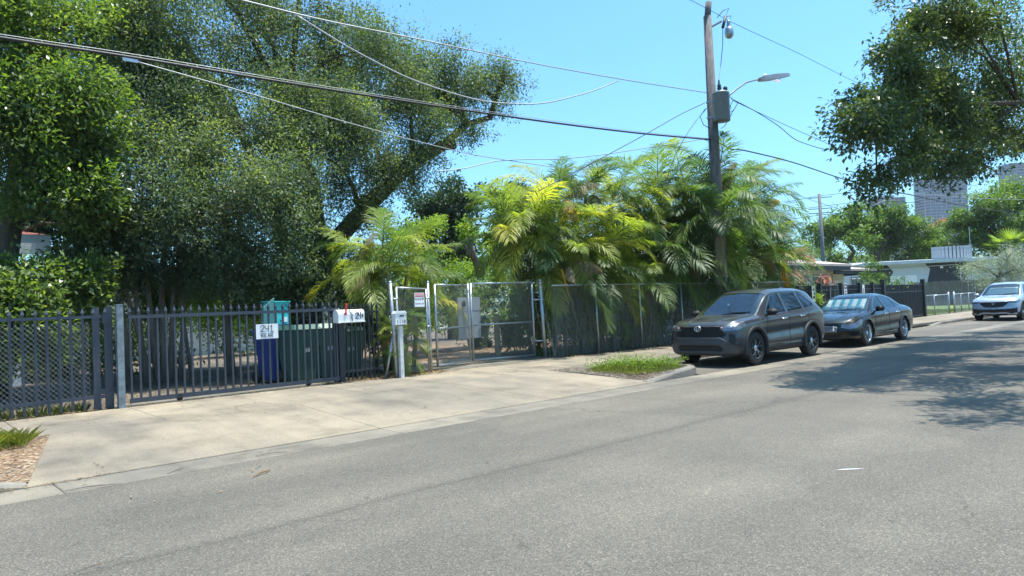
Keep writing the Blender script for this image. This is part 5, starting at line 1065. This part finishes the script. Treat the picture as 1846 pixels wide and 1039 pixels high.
tree('shrub', 'leafy mid green bushes between the fig stems behind the sliding gate', 'shrub', [],
  [pb(200, 520, 18.5, 60, 45, 60), pb(270, 500, 18.8, 50, 40, 50), pb(340, 520, 19, 50, 45, 50), pb(390, 500, 19, 40, 40, 40), pb(150, 560, 17.5, 40, 40, 40), pb(300, 560, 19.5, 60, 30, 40)], .11, 34, .28, m_mid, zmin=.3)
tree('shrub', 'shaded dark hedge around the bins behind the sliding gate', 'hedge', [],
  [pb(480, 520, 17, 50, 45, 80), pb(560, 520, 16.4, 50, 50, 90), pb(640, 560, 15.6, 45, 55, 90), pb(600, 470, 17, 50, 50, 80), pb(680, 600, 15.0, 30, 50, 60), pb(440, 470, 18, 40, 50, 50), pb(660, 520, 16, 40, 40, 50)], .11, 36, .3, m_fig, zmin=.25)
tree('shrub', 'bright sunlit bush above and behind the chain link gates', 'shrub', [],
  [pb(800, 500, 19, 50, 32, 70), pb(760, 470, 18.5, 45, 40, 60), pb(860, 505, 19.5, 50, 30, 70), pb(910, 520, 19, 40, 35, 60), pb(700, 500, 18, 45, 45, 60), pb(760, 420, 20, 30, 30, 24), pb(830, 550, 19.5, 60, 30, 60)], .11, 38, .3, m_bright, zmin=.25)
tree('shrub', 'mid green hedge low behind the grey sheet panel', 'hedge', [],
  [pb(790, 560, 18.6, 60, 36, 80), pb(860, 570, 18.9, 60, 36, 80), pb(930, 570, 18, 40, 45, 70), pb(730, 560, 17, 30, 40, 40)], .11, 36, .3, m_mid, zmin=.3)
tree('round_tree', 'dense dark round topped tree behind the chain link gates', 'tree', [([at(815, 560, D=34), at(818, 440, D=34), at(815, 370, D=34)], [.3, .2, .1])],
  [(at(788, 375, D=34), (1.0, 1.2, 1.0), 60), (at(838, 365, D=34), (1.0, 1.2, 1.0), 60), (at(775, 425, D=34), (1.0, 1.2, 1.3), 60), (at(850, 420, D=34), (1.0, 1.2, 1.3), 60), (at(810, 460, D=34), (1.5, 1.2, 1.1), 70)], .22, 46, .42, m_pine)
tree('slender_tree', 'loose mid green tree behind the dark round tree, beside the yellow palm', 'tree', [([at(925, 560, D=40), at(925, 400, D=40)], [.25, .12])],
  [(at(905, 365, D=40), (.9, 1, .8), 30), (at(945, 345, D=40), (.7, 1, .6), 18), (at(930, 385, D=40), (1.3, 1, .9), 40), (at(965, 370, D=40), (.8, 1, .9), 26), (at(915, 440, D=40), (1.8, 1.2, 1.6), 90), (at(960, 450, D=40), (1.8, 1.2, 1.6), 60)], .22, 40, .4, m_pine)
tree('pruned_tree', 'small pruned tree with bare forked stem and tufts, left of the yellow palm', 'tree',
  [([P_(866, 500, 18), P_(852, 455, 18), P_(846, 430, 18)], [.12, .10, .07]), ([P_(856, 470, 18), P_(842, 450, 18), P_(836, 440, 18)], [.08, .07, .06])],
  [pb(846, 408, 18, 16, 20, 16), pb(872, 430, 18, 18, 20, 14), pb(885, 470, 18, 16, 20, 12)], .12, 36, .22, m_bright, bark=m_barklt, branch=False)
tree('shrub', 'dark hedge line in front of the white house behind the trunks', 'hedge', [], [((x_, 26.5, 1.7+.4*math.sin(x_)), (1.3, .8, 1.7), 50) for x_ in np.arange(-8, 13, 1.4)]+[((x_, 21.5+.6*math.sin(x_*2), .8), (1.2, .7, .9), 34) for x_ in np.arange(-1, 5.5, 1.6)], .15, 40, .5, m_fig, zmin=.2)
# palms
def frond_mesh(L, e0, e1, seed, w=.026, npair=44, dead=False):
    rs = np.random.default_rng(seed); n = 14; t = np.linspace(0, 1, n); el = e0+(e1-e0)*t**1.25
    pts = np.zeros((n, 3)); sway = rs.uniform(-.25, .25)
    for i in range(1, n): pts[i] = pts[i-1]+L/(n-1)*np.array([math.cos(el[i]), math.sin(sway*t[i]*1.2)*.35, math.sin(el[i])])
    V = []; F = []
    def add(vs, fs): b = len(V); V.extend(vs); F.extend([tuple(i+b for i in f) for f in fs])
    for i in range(n-1):
        r0 = .014*(1-t[i])+.003; r1 = .014*(1-t[i+1])+.003
        a, b = pts[i], pts[i+1]; add([a+[0, r0, 0], a-[0, r0, 0], a-[0, 0, r0*1.4], b+[0, r1, 0], b-[0, r1, 0], b-[0, 0, r1*1.4]], [(0, 3, 4, 1), (1, 4, 5, 2), (2, 5, 3, 0)])
    for k in range(npair):
        s = .16+.83*k/(npair-1); fi = s*(n-1); i = min(int(fi), n-2); p = pts[i]+(pts[i+1]-pts[i])*(fi-i); tg = pts[i+1]-pts[i]; tg = tg/np.linalg.norm(tg)
        sd = np.array([-tg[1], tg[0], 0]); sd /= np.linalg.norm(sd)+1e-9; up = np.cross(tg, sd); up = up if up[2] > 0 else -up
        ll = L*.33*math.sin(math.pi*(.16+.80*(s-.16)/.83))**.65*rs.uniform(.85, 1.1)
        for sg in (-1, 1):
            fw = .62+.5*s+rs.uniform(-.12, .12); d = sd*sg*math.cos(fw*.9)+tg*math.sin(fw*.9)+up*rs.uniform(.05, .42); d /= np.linalg.norm(d)
            if dead: d = d*.5+np.array([0, 0, -.8]); d /= np.linalg.norm(d)
            d2 = d+np.array([0, 0, -rs.uniform(.3, .85)]); d2 /= np.linalg.norm(d2); d3 = d2+np.array([0, 0, -.35]); d3 /= np.linalg.norm(d3)
            wd = np.cross(d, up); wd = wd/(np.linalg.norm(wd)+1e-9)*w*.5*rs.uniform(.8, 1.2); a = p; b = p+d*ll*.4; c = b+d2*ll*.35; e = c+d3*ll*.25
            add([a-wd*.4, a+wd*.4, b-wd, b+wd, c-wd*.8, c+wd*.8, e], [(0, 1, 3, 2), (2, 3, 5, 4), (4, 5, 6)])
    return V, F
FR = {}
def get_frond(kind, e):
    key = (kind, e)
    if key not in FR:
        L = 2.0 if kind in 'YGO' else 1.6; mt = {'Y': m_palmY, 'G': m_palmG, 'D': m_palmD, 'O': m_palmO}[kind]
        E = [(1.3, .1), (1.1, -.45), (.85, -.85), (.55, -1.15), (.2, -1.4), (-.5, -1.5)][e]
        V, F = frond_mesh(L, E[0], E[1], hash(kind) % 7+e*13 if False else ord(kind)+e*13, dead=(kind in 'DO'))
        me = bpy.data.meshes.new('frond'); me.from_pydata([tuple(v) for v in V], [], F); me.materials.append(mt); me.polygons.foreach_set('use_smooth', [True]*len(me.polygons)); FR[key] = me
    return FR[key]
def palm_clump(label, base, stems, nf, mix, scale=1.0, name='areca_palm', hang=0, group=None):
    """stems: list of (x,y,z_top) crown points in world"""
    r_ = empty(name, (base[0], base[1], .19), label, 'palm', group); sm = MB(); B = np.array([base[0], base[1], .19]); cnt = 0
    for (x, y, z) in stems:
        g0 = np.array([base[0]+(x-base[0])*.55+random.uniform(-.2, .2), base[1]+(y-base[1])*.55+random.uniform(-.2, .2), .19]); top = np.array([x, y, z])
        mb = MB().tube([g0-B, (g0*.5+top*.5)+np.array([random.uniform(-.08, .08), 0, .1])-B, top-B, top+np.array([0, 0, .25])-B], [.06, .045, .04, .02], 7); mb.build('stem', m_stem, r_, True)
        a0 = random.uniform(0, 6.28)
        for k in range(nf):
            u_ = k/(nf-1); e = min(5, int(u_*5.2+random.uniform(-.4, .4))) if u_ > 0 else 0; e = max(0, e)
            kind = random.choices(['Y', 'G', 'D'], mix)[0] if e < 4 else random.choices(['Y', 'G', 'D'], (mix[0], mix[1], mix[2]+.10))[0]
            o = inst('frond', get_frond(kind, e), r_); o.location = top-B+np.array([0, 0, .15-.12*u_]); s = scale*random.uniform(.8, 1.15)
            o.scale = (s, s, s); o.rotation_euler = (random.uniform(-.25, .25), random.uniform(-.15, .15), a0+k*2.4+random.uniform(-.3, .3)); cnt += 1
    for _ in range(hang):
        x, y, z = random.choice(stems); o = inst('frond', get_frond(random.choice('DDG'), 5), r_); o.location = (x-B[0]+random.uniform(-.5, .5), y-B[1]+random.uniform(-.7, .1), random.uniform(.45, .85)*z-.2); s = scale*random.uniform(.6, .95); o.scale = (s, s, s); o.rotation_euler = (random.uniform(-.3, .3), random.uniform(.2, .8), random.uniform(0, 6.28))
    return r_
def st(px, py, Y): return tuple(at(px, py, Y=Y))
palm_clump('bright areca palm left of the warning sign, arching over the narrow chain link panel', (9.0, 14.2), [st(690, 468, 14.0), st(645, 485, 14.4), st(735, 485, 14.4), st(700, 500, 13.6), st(665, 520, 13.8), st(760, 505, 14.8), st(745, 560, 13.9)], 9, (.45, .5, .05), .78)
palm_clump('small low young palm tuft between the letter box post and the gate post', (8.55, 12.95), [(8.55, 12.95, .55), (8.75, 13.1, .75), (8.4, 12.9, .95)], 8, (.5, .5, 0), .42)
Ym = [(950, 417, 14.2), (1005, 377, 14.4), (1055, 367, 14.4), (1105, 372, 14.4), (1150, 397, 14.2), (930, 452, 14.4), (975, 458, 14.2), (1035, 457, 13.7), (1090, 462, 13.7), (1140, 487, 13.8), (1015, 495, 13.4), (1075, 505, 13.4), (1045, 510, 13.8), (1150, 530, 13.5)]
palm_clump('tall yellow green areca palm clump above the chain link fence right of the gates', (14.8, 14.2), [st(*q) for q in Ym[:7]+Ym[12:13]], 17, (.62, .30, .08), 1.0, hang=5)
palm_clump('yellowing areca palm clump with drooping brown fronds in the middle of the thicket', (16.5, 14.0), [st(*q) for q in Ym[7:12]+Ym[13:]], 17, (.56, .36, .08), .95, hang=12)
Gm = [(1190, 377, 14.2), (1240, 357, 14.2), (1290, 357, 12.9), (1335, 367, 14.2), (1368, 394, 14.2), (1195, 467, 13.7), (1245, 417, 13.5), (1296, 412, 12.3), (1345, 457, 13.4), (1378, 482, 13.8), (1225, 490, 13.3), (1270, 492, 13.4), (1385, 500, 14.0), (1340, 492, 13.4)]
palm_clump('dark green areca palm clump left of the utility pole', (19.3, 14.2), [st(*q) for q in (Gm[0], Gm[1], Gm[5], Gm[6], Gm[10], Gm[2])], 18, (.05, .90, .05), 1.15, hang=8)
palm_clump('dark green areca palm clump right of the utility pole with drooping outer fronds', (22.6, 14.2), [st(*q) for q in (Gm[3], Gm[4], Gm[7], Gm[8], Gm[9], Gm[11], Gm[12], Gm[13])], 18, (.12, .83, .05), 1.15, hang=9)
of = tag(inst('dead_frond', get_frond('O', 5)), 'orange dead palm frond hanging by the right end of the palm thicket', 'palm frond'); of.location = at(1412, 452, Y=12.9); of.scale = (.85,)*3; of.rotation_euler = (0, .5, 3.6)
of = tag(inst('green_frond', get_frond('G', 3)), 'single green frond poking through the chain link fence near the weedy verge', 'palm frond'); of.location = at(1112, 575, Y=12.9); of.scale = (.42,)*3; of.rotation_euler = (0, .9, -1.5)
# thicket filling behind the long chain link fence
def thicket():
    r_ = empty('thicket', (18.5, 14.5, .19), 'dense shaded undergrowth of leaves and bare stems behind the long chain link fence', 'undergrowth'); B = np.array([18.5, 14.5, .19])
    xx_ = rng.uniform(13.3, 26, 1100); C = np.stack([xx_, rng.uniform(13.9, 15.9, 1100), .3+rng.random(1100)*np.where(xx_ > 18, 4.3, 3.3)], 1)
    V, Q = leaves(C, 34, .13, .34, .3); np_mesh('foliage', V-B, Q, m_fig, r_); mb = MB()
    C2 = np.stack([rng.uniform(13.1, 25.5, 520), rng.uniform(13.0, 13.9, 520), .25+rng.random(520)*2.6], 1)
    V, Q = leaves(C2, 26, .15, .26, .7, asp=.14); np_mesh('hanging_foliage', V-B, Q, m_bright, r_)
    for _ in range(300):
        x, y, z = random.uniform(13.2, 25.5), random.uniform(12.9, 13.6), .19; h = random.uniform(.8, 2.6); dx, dy = random.uniform(-.8, .8), random.uniform(-.1, .3)
        mb.tube([(x-B[0], y-B[1], 0), (x+dx*.5+random.uniform(-.15, .15)-B[0], y+dy*.5-B[1], h*.5), (x+dx-B[0], y+dy-B[1], h)], [.007, .006, .003], 4, False)
    mb.build('dry_stem', M('dry stem', (.30, .28, .25), .9), r_)
thicket()
for dx, (px, py) in enumerate(((1017, 505), (1010, 470))):
    pass
tag(MB().tube([at(1012, 485, Y=13.0), at(1018, 505, Y=12.95), at(1028, 545, Y=12.9)], [.035, .03, .01], 6).build('palm_spathe', m_palmO, None, True), 'orange brown palm spathe leaning on the chain link fence top below the yellow palm', 'palm spathe')
# vines/flowers along far fence
tree('flowering_shrub', 'pink flowering shrub in front of the cream house behind the black fence', 'shrub', [], [(at(1462, 480, Y=14), (.22, .2, .6), 6), (at(1445, 505, Y=14), (.9, .3, .25), 9), (at(1480, 510, Y=14), (.7, .3, .2), 6), (at(1418, 500, Y=14), (.3, .2, .3), 4)], .10, 22, .22, m_pink, zmin=.3)
tree('shrub', 'red and green croton leaves right behind the black fence pickets', 'shrub', [], [((28.2, 13.6, .9), (1.2, .4, .6), 40), ((30.2, 13.6, .8), (1.2, .4, .5), 30)], .12, 30, .22, leafmat('croton leaf', (.10, .16, .04), (.45, .20, .12), (.6, .35, .2), .4), zmin=.3)
tree('shrub', 'yellow green vine clump growing through the black fence above the sedan windscreen', 'shrub', [], [(at(1478, 548, Y=12.45), (.45, .2, .35), 12)], .11, 28, .14, m_bright, zmin=.3)
tree('shrub', 'green leafy bush against the right end of the cream house', 'shrub', [], [(at(1574, 492, Y=16.8), (.45, .5, .55), 22), (at(1577, 510, Y=16.5), (.7, .5, .4), 22)], .14, 30, .28, m_mid, zmin=.3)
tree('vine', 'leafy vine spilling over the top of the black vertical bar gate', 'vine', [], [((x_, 12.85, 1.75+random.uniform(-.1, .1)), (.5, .2, .22), 6) for x_ in np.arange(34.2, 39.6, .55)]+[((x_, 12.95, 1.1), (.6, .15, .6), 6) for x_ in np.arange(32, 39, .7)], .10, 22, .18, m_mid, zmin=.3)
tree('vine', 'dark green hedge leaves behind the left end of the black fence', 'hedge', [], [((x_, 13.2, 1.3), (.8, .3, .8), 22) for x_ in np.arange(25.5, 28.6, .9)], .12, 28, .24, m_mid, zmin=.3)
# trees right background
tree('spreading_tree', 'wide spreading green tree rising behind the tan and white roofs', 'tree',
  [([at(1583, 480, D=84), at(1580, 455, D=84), at(1565, 430, D=84)], [.4, .35, .2]), ([at(1530, 470, D=84), at(1540, 455, D=84), at(1515, 425, D=84)], [.3, .22, .12]), ([at(1583, 460, D=84), at(1600, 430, D=84), at(1620, 415, D=84)], [.28, .2, .1])],
  [(at(1480, 415, D=84), (2.45, 2.45, 1.22), 50), (at(1520, 402, D=84), (2.99, 2.72, 1.36), 70), (at(1560, 392, D=84), (2.99, 2.72, 1.36), 70), (at(1600, 402, D=84), (2.99, 2.72, 1.50), 70), (at(1640, 418, D=84), (2.72, 2.72, 1.63), 60), (at(1560, 425, D=84), (4.76, 2.72, 1.63), 80), (at(1640, 450, D=84), (2.72, 2.72, 1.90), 60), (at(1600, 450, D=87), (4.08, 2.72, 1.63), 60), (at(1670, 440, D=87), (2.45, 2.72, 1.77), 40), (at(1505, 435, D=84), (2.04, 2.04, 0.82), 20), (at(1540, 465, D=90), (4.76, 2.72, 1.36), 50)],
  .38, 44, .72, m_mid, up=1.2, asp=.5)
tree('flame_tree', 'tree with orange red blossom just left of the tall right hand tree', 'tree', [([at(1690, 480, D=100), at(1690, 430, D=100)], [.3, .2])], [(at(1672, 413, D=100), (2.18, 2.04, 0.82), 16), (at(1695, 408, D=100), (1.90, 2.04, 0.68), 10)], .28, 26, .45, m_flame)
tree('broadleaf_tree', 'darker tree under the orange blossom behind the flat roof', 'tree', [([at(1690, 480, D=97), at(1690, 430, D=97)], [.3, .2])], [(at(1685, 428, D=97), (3.26, 2.04, 1.63), 50), (at(1700, 455, D=97), (4.08, 2.04, 1.63), 60), (at(1655, 465, D=97), (2.72, 2.04, 1.36), 40)], .36, 44, .68, m_fig)
tree('broadleaf_tree', 'large lush green tree at the right edge behind the flat roofed house', 'tree', [([at(1800, 500, D=82), at(1795, 430, D=82), at(1780, 380, D=82)], [.45, .35, .2])],
  [(at(1790, 372, D=82), (4.35, 3.40, 1.50), 90), (at(1840, 350, D=82), (4.08, 3.40, 1.63), 80), (at(1725, 395, D=82), (2.45, 2.72, 1.09), 46), (at(1760, 410, D=82), (3.54, 2.72, 1.63), 80), (at(1820, 410, D=82), (4.76, 3.40, 2.18), 100), (at(1740, 440, D=82), (2.72, 2.72, 1.36), 50), (at(1800, 450, D=82), (4.76, 3.40, 1.90), 80), (at(1900, 400, D=82), (5.44, 4.08, 3.40), 110)], .36, 46, .68, m_mid, up=1.2, asp=.5)
tree('silver_shrub', 'silvery grey feathery shrub beside the flat roofed house above the far SUV', 'shrub', [([at(1810, 530, D=46), at(1800, 500, D=46)], [.2, .1])],
  [(at(1775, 488, D=46), (1.5, 1.2, .7), 60), (at(1815, 470, D=46), (1.6, 1.2, .8), 70), (at(1800, 505, D=46), (2.2, 1.2, .7), 80), (at(1850, 490, D=46), (1.6, 1.5, 1.3), 80), (at(1756, 480, D=46), (.8, .8, .3), 16)], .17, 44, .42, m_silver, asp=.14, up=.2)
def fan_palm(label, p, n, sc):
    r_ = empty('fan_palm', (p[0], p[1], .17), label, 'palm'); mb = MB()
    for _ in range(n):
        az = random.uniform(0, 6.28); el = random.uniform(.1, 1.3); c = np.array([math.cos(az)*math.cos(el), math.sin(az)*math.cos(el), math.sin(el)])*sc*.6+np.array([0, 0, p[2]-.17])
        fm = MB(); sd = np.cross([math.cos(az), math.sin(az), 0], [0, 0, 1])
        for k in range(18):
            t = (k/17-.5)*3.6; dv_ = c-np.array([0, 0, p[2]-.17]); dv_ = dv_/np.linalg.norm(dv_); d = dv_*math.cos(t)+sd*math.sin(t); e = c+d*sc*.62-np.array([0, 0, .1]); w = np.cross(d, [0, 0, 1])*.03*sc
            fm.add([c-w*.3, c+w*.3, (c+e)/2+w, e, (c+e)/2-w], [(0, 1, 2, 3, 4)])
        fm.build('frond', m_bright, r_)
    MB().cyl((0, 0, 0), (0, 0, p[2]-.17), .14).build('trunk', m_barklt, r_, True)
fan_palm('bright green fan palm above the silvery shrub at the right edge', at(1820, 448, D=50), 16, 1.5)
tree('shrub', 'fine green foliage low at the left end of the tan roof', 'tree', [], [(at(1440, 455, D=80), (4, 2, 1.3), 60), (at(1480, 450, D=85), (4, 2, 1.0), 50), (at(1400, 460, D=80), (4, 2, 1.3), 50)], .3, 36, .6, m_mid)
# far belt of trees closing the view
belt = empty('far_tree_belt', (60, 60, .1), 'distant belt of green trees closing the view behind the yards', 'tree belt')
C = []
for k in range(900):
    s = random.random(); x = -40+200*s; y = 48+random.uniform(-3, 3)+25*s; C.append((x, y, random.uniform(.5, 5.2+1.6*math.sin(x*.35)+1.0*math.sin(x*.9))))
V, Q = leaves(np.array(C), 30, .5, 1.1, .1); tag(np_mesh('foliage', V-np.array([60, 60, .1]), Q, m_fig, belt), kind='stuff')
# the overhanging street tree at the right
ov = [(1800, 20, 8.2, 120, 70, 150), (1720, 70, 8.0, 90, 55, 110), (1650, 60, 7.6, 50, 26, 34), (1770, 150, 8.0, 110, 70, 170), (1680, 150, 7.6, 80, 50, 90), (1615, 140, 7.2, 50, 30, 44), (1600, 205, 7.2, 70, 32, 66), (1530, 215, 7.0, 38, 16, 20), (1545, 165, 7.0, 28, 12, 10),
      (1560, 245, 7.0, 40, 20, 26), (1660, 190, 7.4, 70, 50, 80), (1620, 90, 7.4, 45, 30, 40), (1740, 200, 8, 80, 60, 100), (1700, 20, 8, 80, 45, 90),
      (1690, 230, 7.4, 80, 45, 90), (1780, 230, 7.8, 90, 50, 110), (1640, 270, 7.2, 60, 30, 44), (1700, 285, 7.3, 50, 26, 30), (1580, 305, 7.0, 36, 16, 18), (1556, 332, 6.9, 26, 9, 8), (1622, 300, 7.0, 30, 14, 14), (1760, 290, 7.5, 60, 26, 36), (1830, 270, 7.8, 40, 26, 26), (1850, 160, 8.2, 70, 90, 100), (1755, 318, 7.3, 18, 10, 6), (1690, 312, 7.2, 24, 10, 8)]
blobs = [pb(a, b, y*.72, rx, rz, int(n*1.15)) for a, b, y, rx, rz, n in ov]
hub = np.array(blobs[0][0]); 
extra = [((24, 1.5, 7.6), (4, 4, 1.6), 170), ((29, 2.5, 8), (4, 4, 2), 150), ((22, -4.0, 8), (4, 3, 2), 80), ((35, 4.0, 8.5), (4, 4, 2), 90), ((15.3, 5.0, 9.0), (1.4, 1.1, .7), 46), ((14.0, 3.7, 8.7), (1.2, 1.1, .7), 46), ((12.9, 2.6, 8.2), (1.1, 1.0, .6), 36),
         ((11.5, 1.6, 7.8), (1.0, .6, .5), 20), ((15.5, 3.3, 8.9), (1.8, 1.6, .8), 80), ((17.5, 3.8, 9.4), (2, 2.0, .9), 90), ((16, 2.0, 8.4), (2, 1.6, .9), 60), ((19, 2.0, 8.5), (2.5, 2, 1), 100), ((21, 5.0, 9.5), (2.2, 2, .9), 80)]
tree('street_tree', 'large leaved street tree whose dark branches hang into the upper right of the view', 'tree', [([(24, -4.6, .1), (24, -4.5, 3), (24, -3, 6.2)], [.4, .33, .26]), ([(24, -3, 6.2), (24.5, 2, 6.6), (22, 4.6, 6.2), (19, 5.6, 5.9), (16.5, 6, 5.6)], [.2, .11, .06, .035, .02]), ([(24.5, 2, 6.6), (27, 4.5, 6.4), (25, 6, 6)], [.12, .08, .03]), ([(24, -3, 6.2), (20, 1, 8.2), (16, 4, 8.8), (13, 5, 8.6)], [.2, .14, .09, .04]), ([(24, -3, 6.2), (27, 1, 7.6), (30, 3, 8)], [.22, .12, .07])],
     blobs+[(c_, r2, int(n2*1.5)) for c_, r2, n2 in extra], .105, 40, .34, m_fig, droop=.2, asp=.5, up=.9, spr=.30, loc=(24, -4.6, .1), br=.4, bmax=3.6)
# weeds, grass, litter
def blades(name, label_, poly, n, h, w, mat, lean=.5, z=.15, cat=None, kind='stuff', dens=None):
    from_ = np.array(poly); lo, hi = from_.min(0), from_.max(0); pts = []
    while len(pts) < n:
        q = rng.uniform(lo, hi, (n, 2)); q = q[pdist(q, from_) > 0]; pts += list(q)
    pts = np.array(pts[:n]); a = rng.uniform(0, 6.28, n); hh = h*rng.uniform(.4, 1.2, n)
    if dens is not None: hh *= dens(pts)
    d = np.stack([np.cos(a), np.sin(a)], 1)*(lean*hh*rng.uniform(.1, 1, n))[:, None]; sx = np.stack([-np.sin(a), np.cos(a)], 1)*w*.5
    zb = np.full(n, z); V = np.stack([np.c_[pts-sx, zb], np.c_[pts+sx, zb], np.c_[pts+d*.4+sx*.8, zb+hh*.6], np.c_[pts+d, zb+hh], np.c_[pts+d*.4-sx*.8, zb+hh*.6]], 1).reshape(-1, 3)
    o = np_mesh(name, V, np.arange(n*5).reshape(-1, 5), mat); return tag(o, label_, cat, kind=kind)
wp = [(10.95, 8.6), (11.7, 8.42), (12.4, 8.5), (12.8, 9.0), (12.8, 10.2), (11.8, 10.4), (11.0, 10.0)]
blades('verge_grass', 'grass and weeds on the verge in front of the grey SUV', wp, 16000, .10, .006, m_grass, .7, .14, dens=lambda p: .35+.9*np.clip(pdist(p, wp)/.5, 0, 1))
Cw = np.c_[rng.uniform(11.2, 12.75, 420), rng.uniform(8.7, 10.2, 420), .17+rng.random(420)**2*.2]; V, Q = leaves(Cw, 12, .04, .08); tag(np_mesh('weeds', V, Q, m_bright), kind='stuff')
blades('grass_tuft', 'grass tuft on the mulch verge at the left edge', [(.85, 10.0), (1.4, 10.0), (1.45, 10.45), (.85, 10.5)], 700, .17, .005, m_grass, 1.6, .15)
blades('grass_tuft', 'small green weeds at the foot of the left picket fence', [(.5, 12.75), (2.6, 12.75), (2.6, 13.0), (.5, 13.0)], 900, .16, .006, m_grass, .8, .18)
blades('grass_tuft', 'tiny weeds at the kerb left', [(.4, 8.3), (.9, 8.3), (.9, 8.6), (.4, 8.6)], 160, .08, .008, m_grass, .8, .13)
blades('lawn_grass', 'short lawn grass', [(39.3, 13.4), (52, 13.6), (52, 20), (42, 19)], 9000, .10, .03, m_grass, .6, .18)
def litter_scatter(name, poly, n, s, z, mat=m_dry):
    poly = np.array(poly); lo, hi = poly.min(0), poly.max(0); q = rng.uniform(lo, hi, (n*4, 2)); q = q[pdist(q, poly) > 0][:n]; m = len(q)
    a = rng.uniform(0, 6.28, m); L = s*rng.uniform(.5, 1.4, m); d = np.c_[np.cos(a), np.sin(a), rng.uniform(-.15, .15, m)]*L[:, None]; e = np.c_[-np.sin(a), np.cos(a), rng.uniform(-.4, .4, m)]*L[:, None]*.3
    p = np.c_[q, np.full(m, z)+rng.uniform(.004, .02, m)]; V = np.stack([p-d*.5, p+e*.5+[0, 0, .004], p+d*.5, p-e*.5+[0, 0, .004]], 1).reshape(-1, 3)
    V[:, 2] = np.maximum(V[:, 2], z+.002); return tag(np_mesh(name, V, np.arange(m*4).reshape(-1, 4), mat), kind='stuff')
litter_scatter('leaf_litter', [(-3, 8.4), (.8, 8.4), (1.15, 8.8), (1.65, 10.6), (-3, 10.6)], 2600, .05, .158)
litter_scatter('leaf_litter', [(6.6, 12.5), (9.3, 12.3), (9.5, 13.1), (6.6, 13.4)], 1500, .07, .205)
litter_scatter('leaf_litter', [(-2, 12.6), (3, 12.6), (3, 13.1), (-2, 13.1)], 700, .06, .20)
litter_scatter('leaf_litter', [(-1, 13), (9, 13), (9, 19), (-1, 19)], 2600, .08, .195)
litter_scatter('leaf_litter', [(10.5, 15.2), (19, 15.2), (19, 20), (10.5, 20)], 2600, .08, .21)
litter_scatter('leaf_litter', [(-3, 8.05), (1.6, 8.05), (1.9, 8.22), (-3, 8.22)], 260, .045, .01)
litter_scatter('leaf_litter', [(13.2, 9.7), (14.6, 9.9), (14.6, 10.2), (13.2, 10.2)], 240, .05, .035)
litter_scatter('leaf_litter', [(24, 9.6), (40, 9.8), (40, 10.2), (24, 10.2)], 500, .06, .035)
litter_scatter('leaf_litter', [(10.8, 8.5), (13, 8.5), (13, 10.4), (10.8, 10.4)], 700, .05, .155)
litter_scatter('leaf_litter', [(1, 5), (30, 5), (30, 8), (1, 8)], 120, .05, .004)
litter_scatter('gravel', [(1, 1.5), (20, 1.5), (20, 8), (1, 8)], 500, .014, .003, m_conc2)
def twig(px, py, L, a, label, r=.008, mat=None):
    r *= .5; p = at(px, py, z=.012); d = np.array([math.cos(a), math.sin(a), 0])*L/2; tag(MB().tube([p-d, p-d*.3+[.01, .02, .008], p+d*.4-[.0, .015, -.01], p+d], [r*.5, r, r, r*.4], 5).build('twig', mat or m_barklt, None), label, 'twig')
twig(473, 853, .30, .6, 'flat pale dry leaf stalk lying on the asphalt below the gutter', .018, m_dry); twig(462, 843, .35, .9, 'thin curved twig on the asphalt just above the pale leaf stalk'); twig(490, 818, .34, -.2, 'brown twig on the gutter left of the driveway joint', .014); twig(316, 848, .26, .7, 'thick short twig at the gutter near the left edge', .014); twig(170, 878, .45, -.3, 'forked brown twig at the left end of the driveway', .014)
p = at(1532, 847, z=.004); tag(MB().add([(p[0]+a, p[1]+b, .0045) for a, b in ((-.09, .09), (-.03, .045), (.05, -.03), (.12, -.08), (.06, -.02), (-.01, .05))], [(0, 1, 2, 3, 4, 5)]).build('paint_mark', m_white), kind='structure')
litter_scatter('leaf_litter', [(1.9, 10.75), (10.6, 10.75), (10.6, 12.0), (1.9, 12.0)], 70, .04, .187)
litter_scatter('leaf_litter', [(-3, 12.3), (12.8, 12.3), (12.8, 12.6), (-3, 12.6)], 420, .05, .203)
litter_scatter('leaf_litter', [(12.8, 12.2), (25, 12.2), (25, 12.7), (12.8, 12.7)], 700, .06, .205)
litter_scatter('gravel', [(1, 7.45), (30, 7.45), (30, 7.65), (1, 7.65)], 500, .016, .004, m_soil)
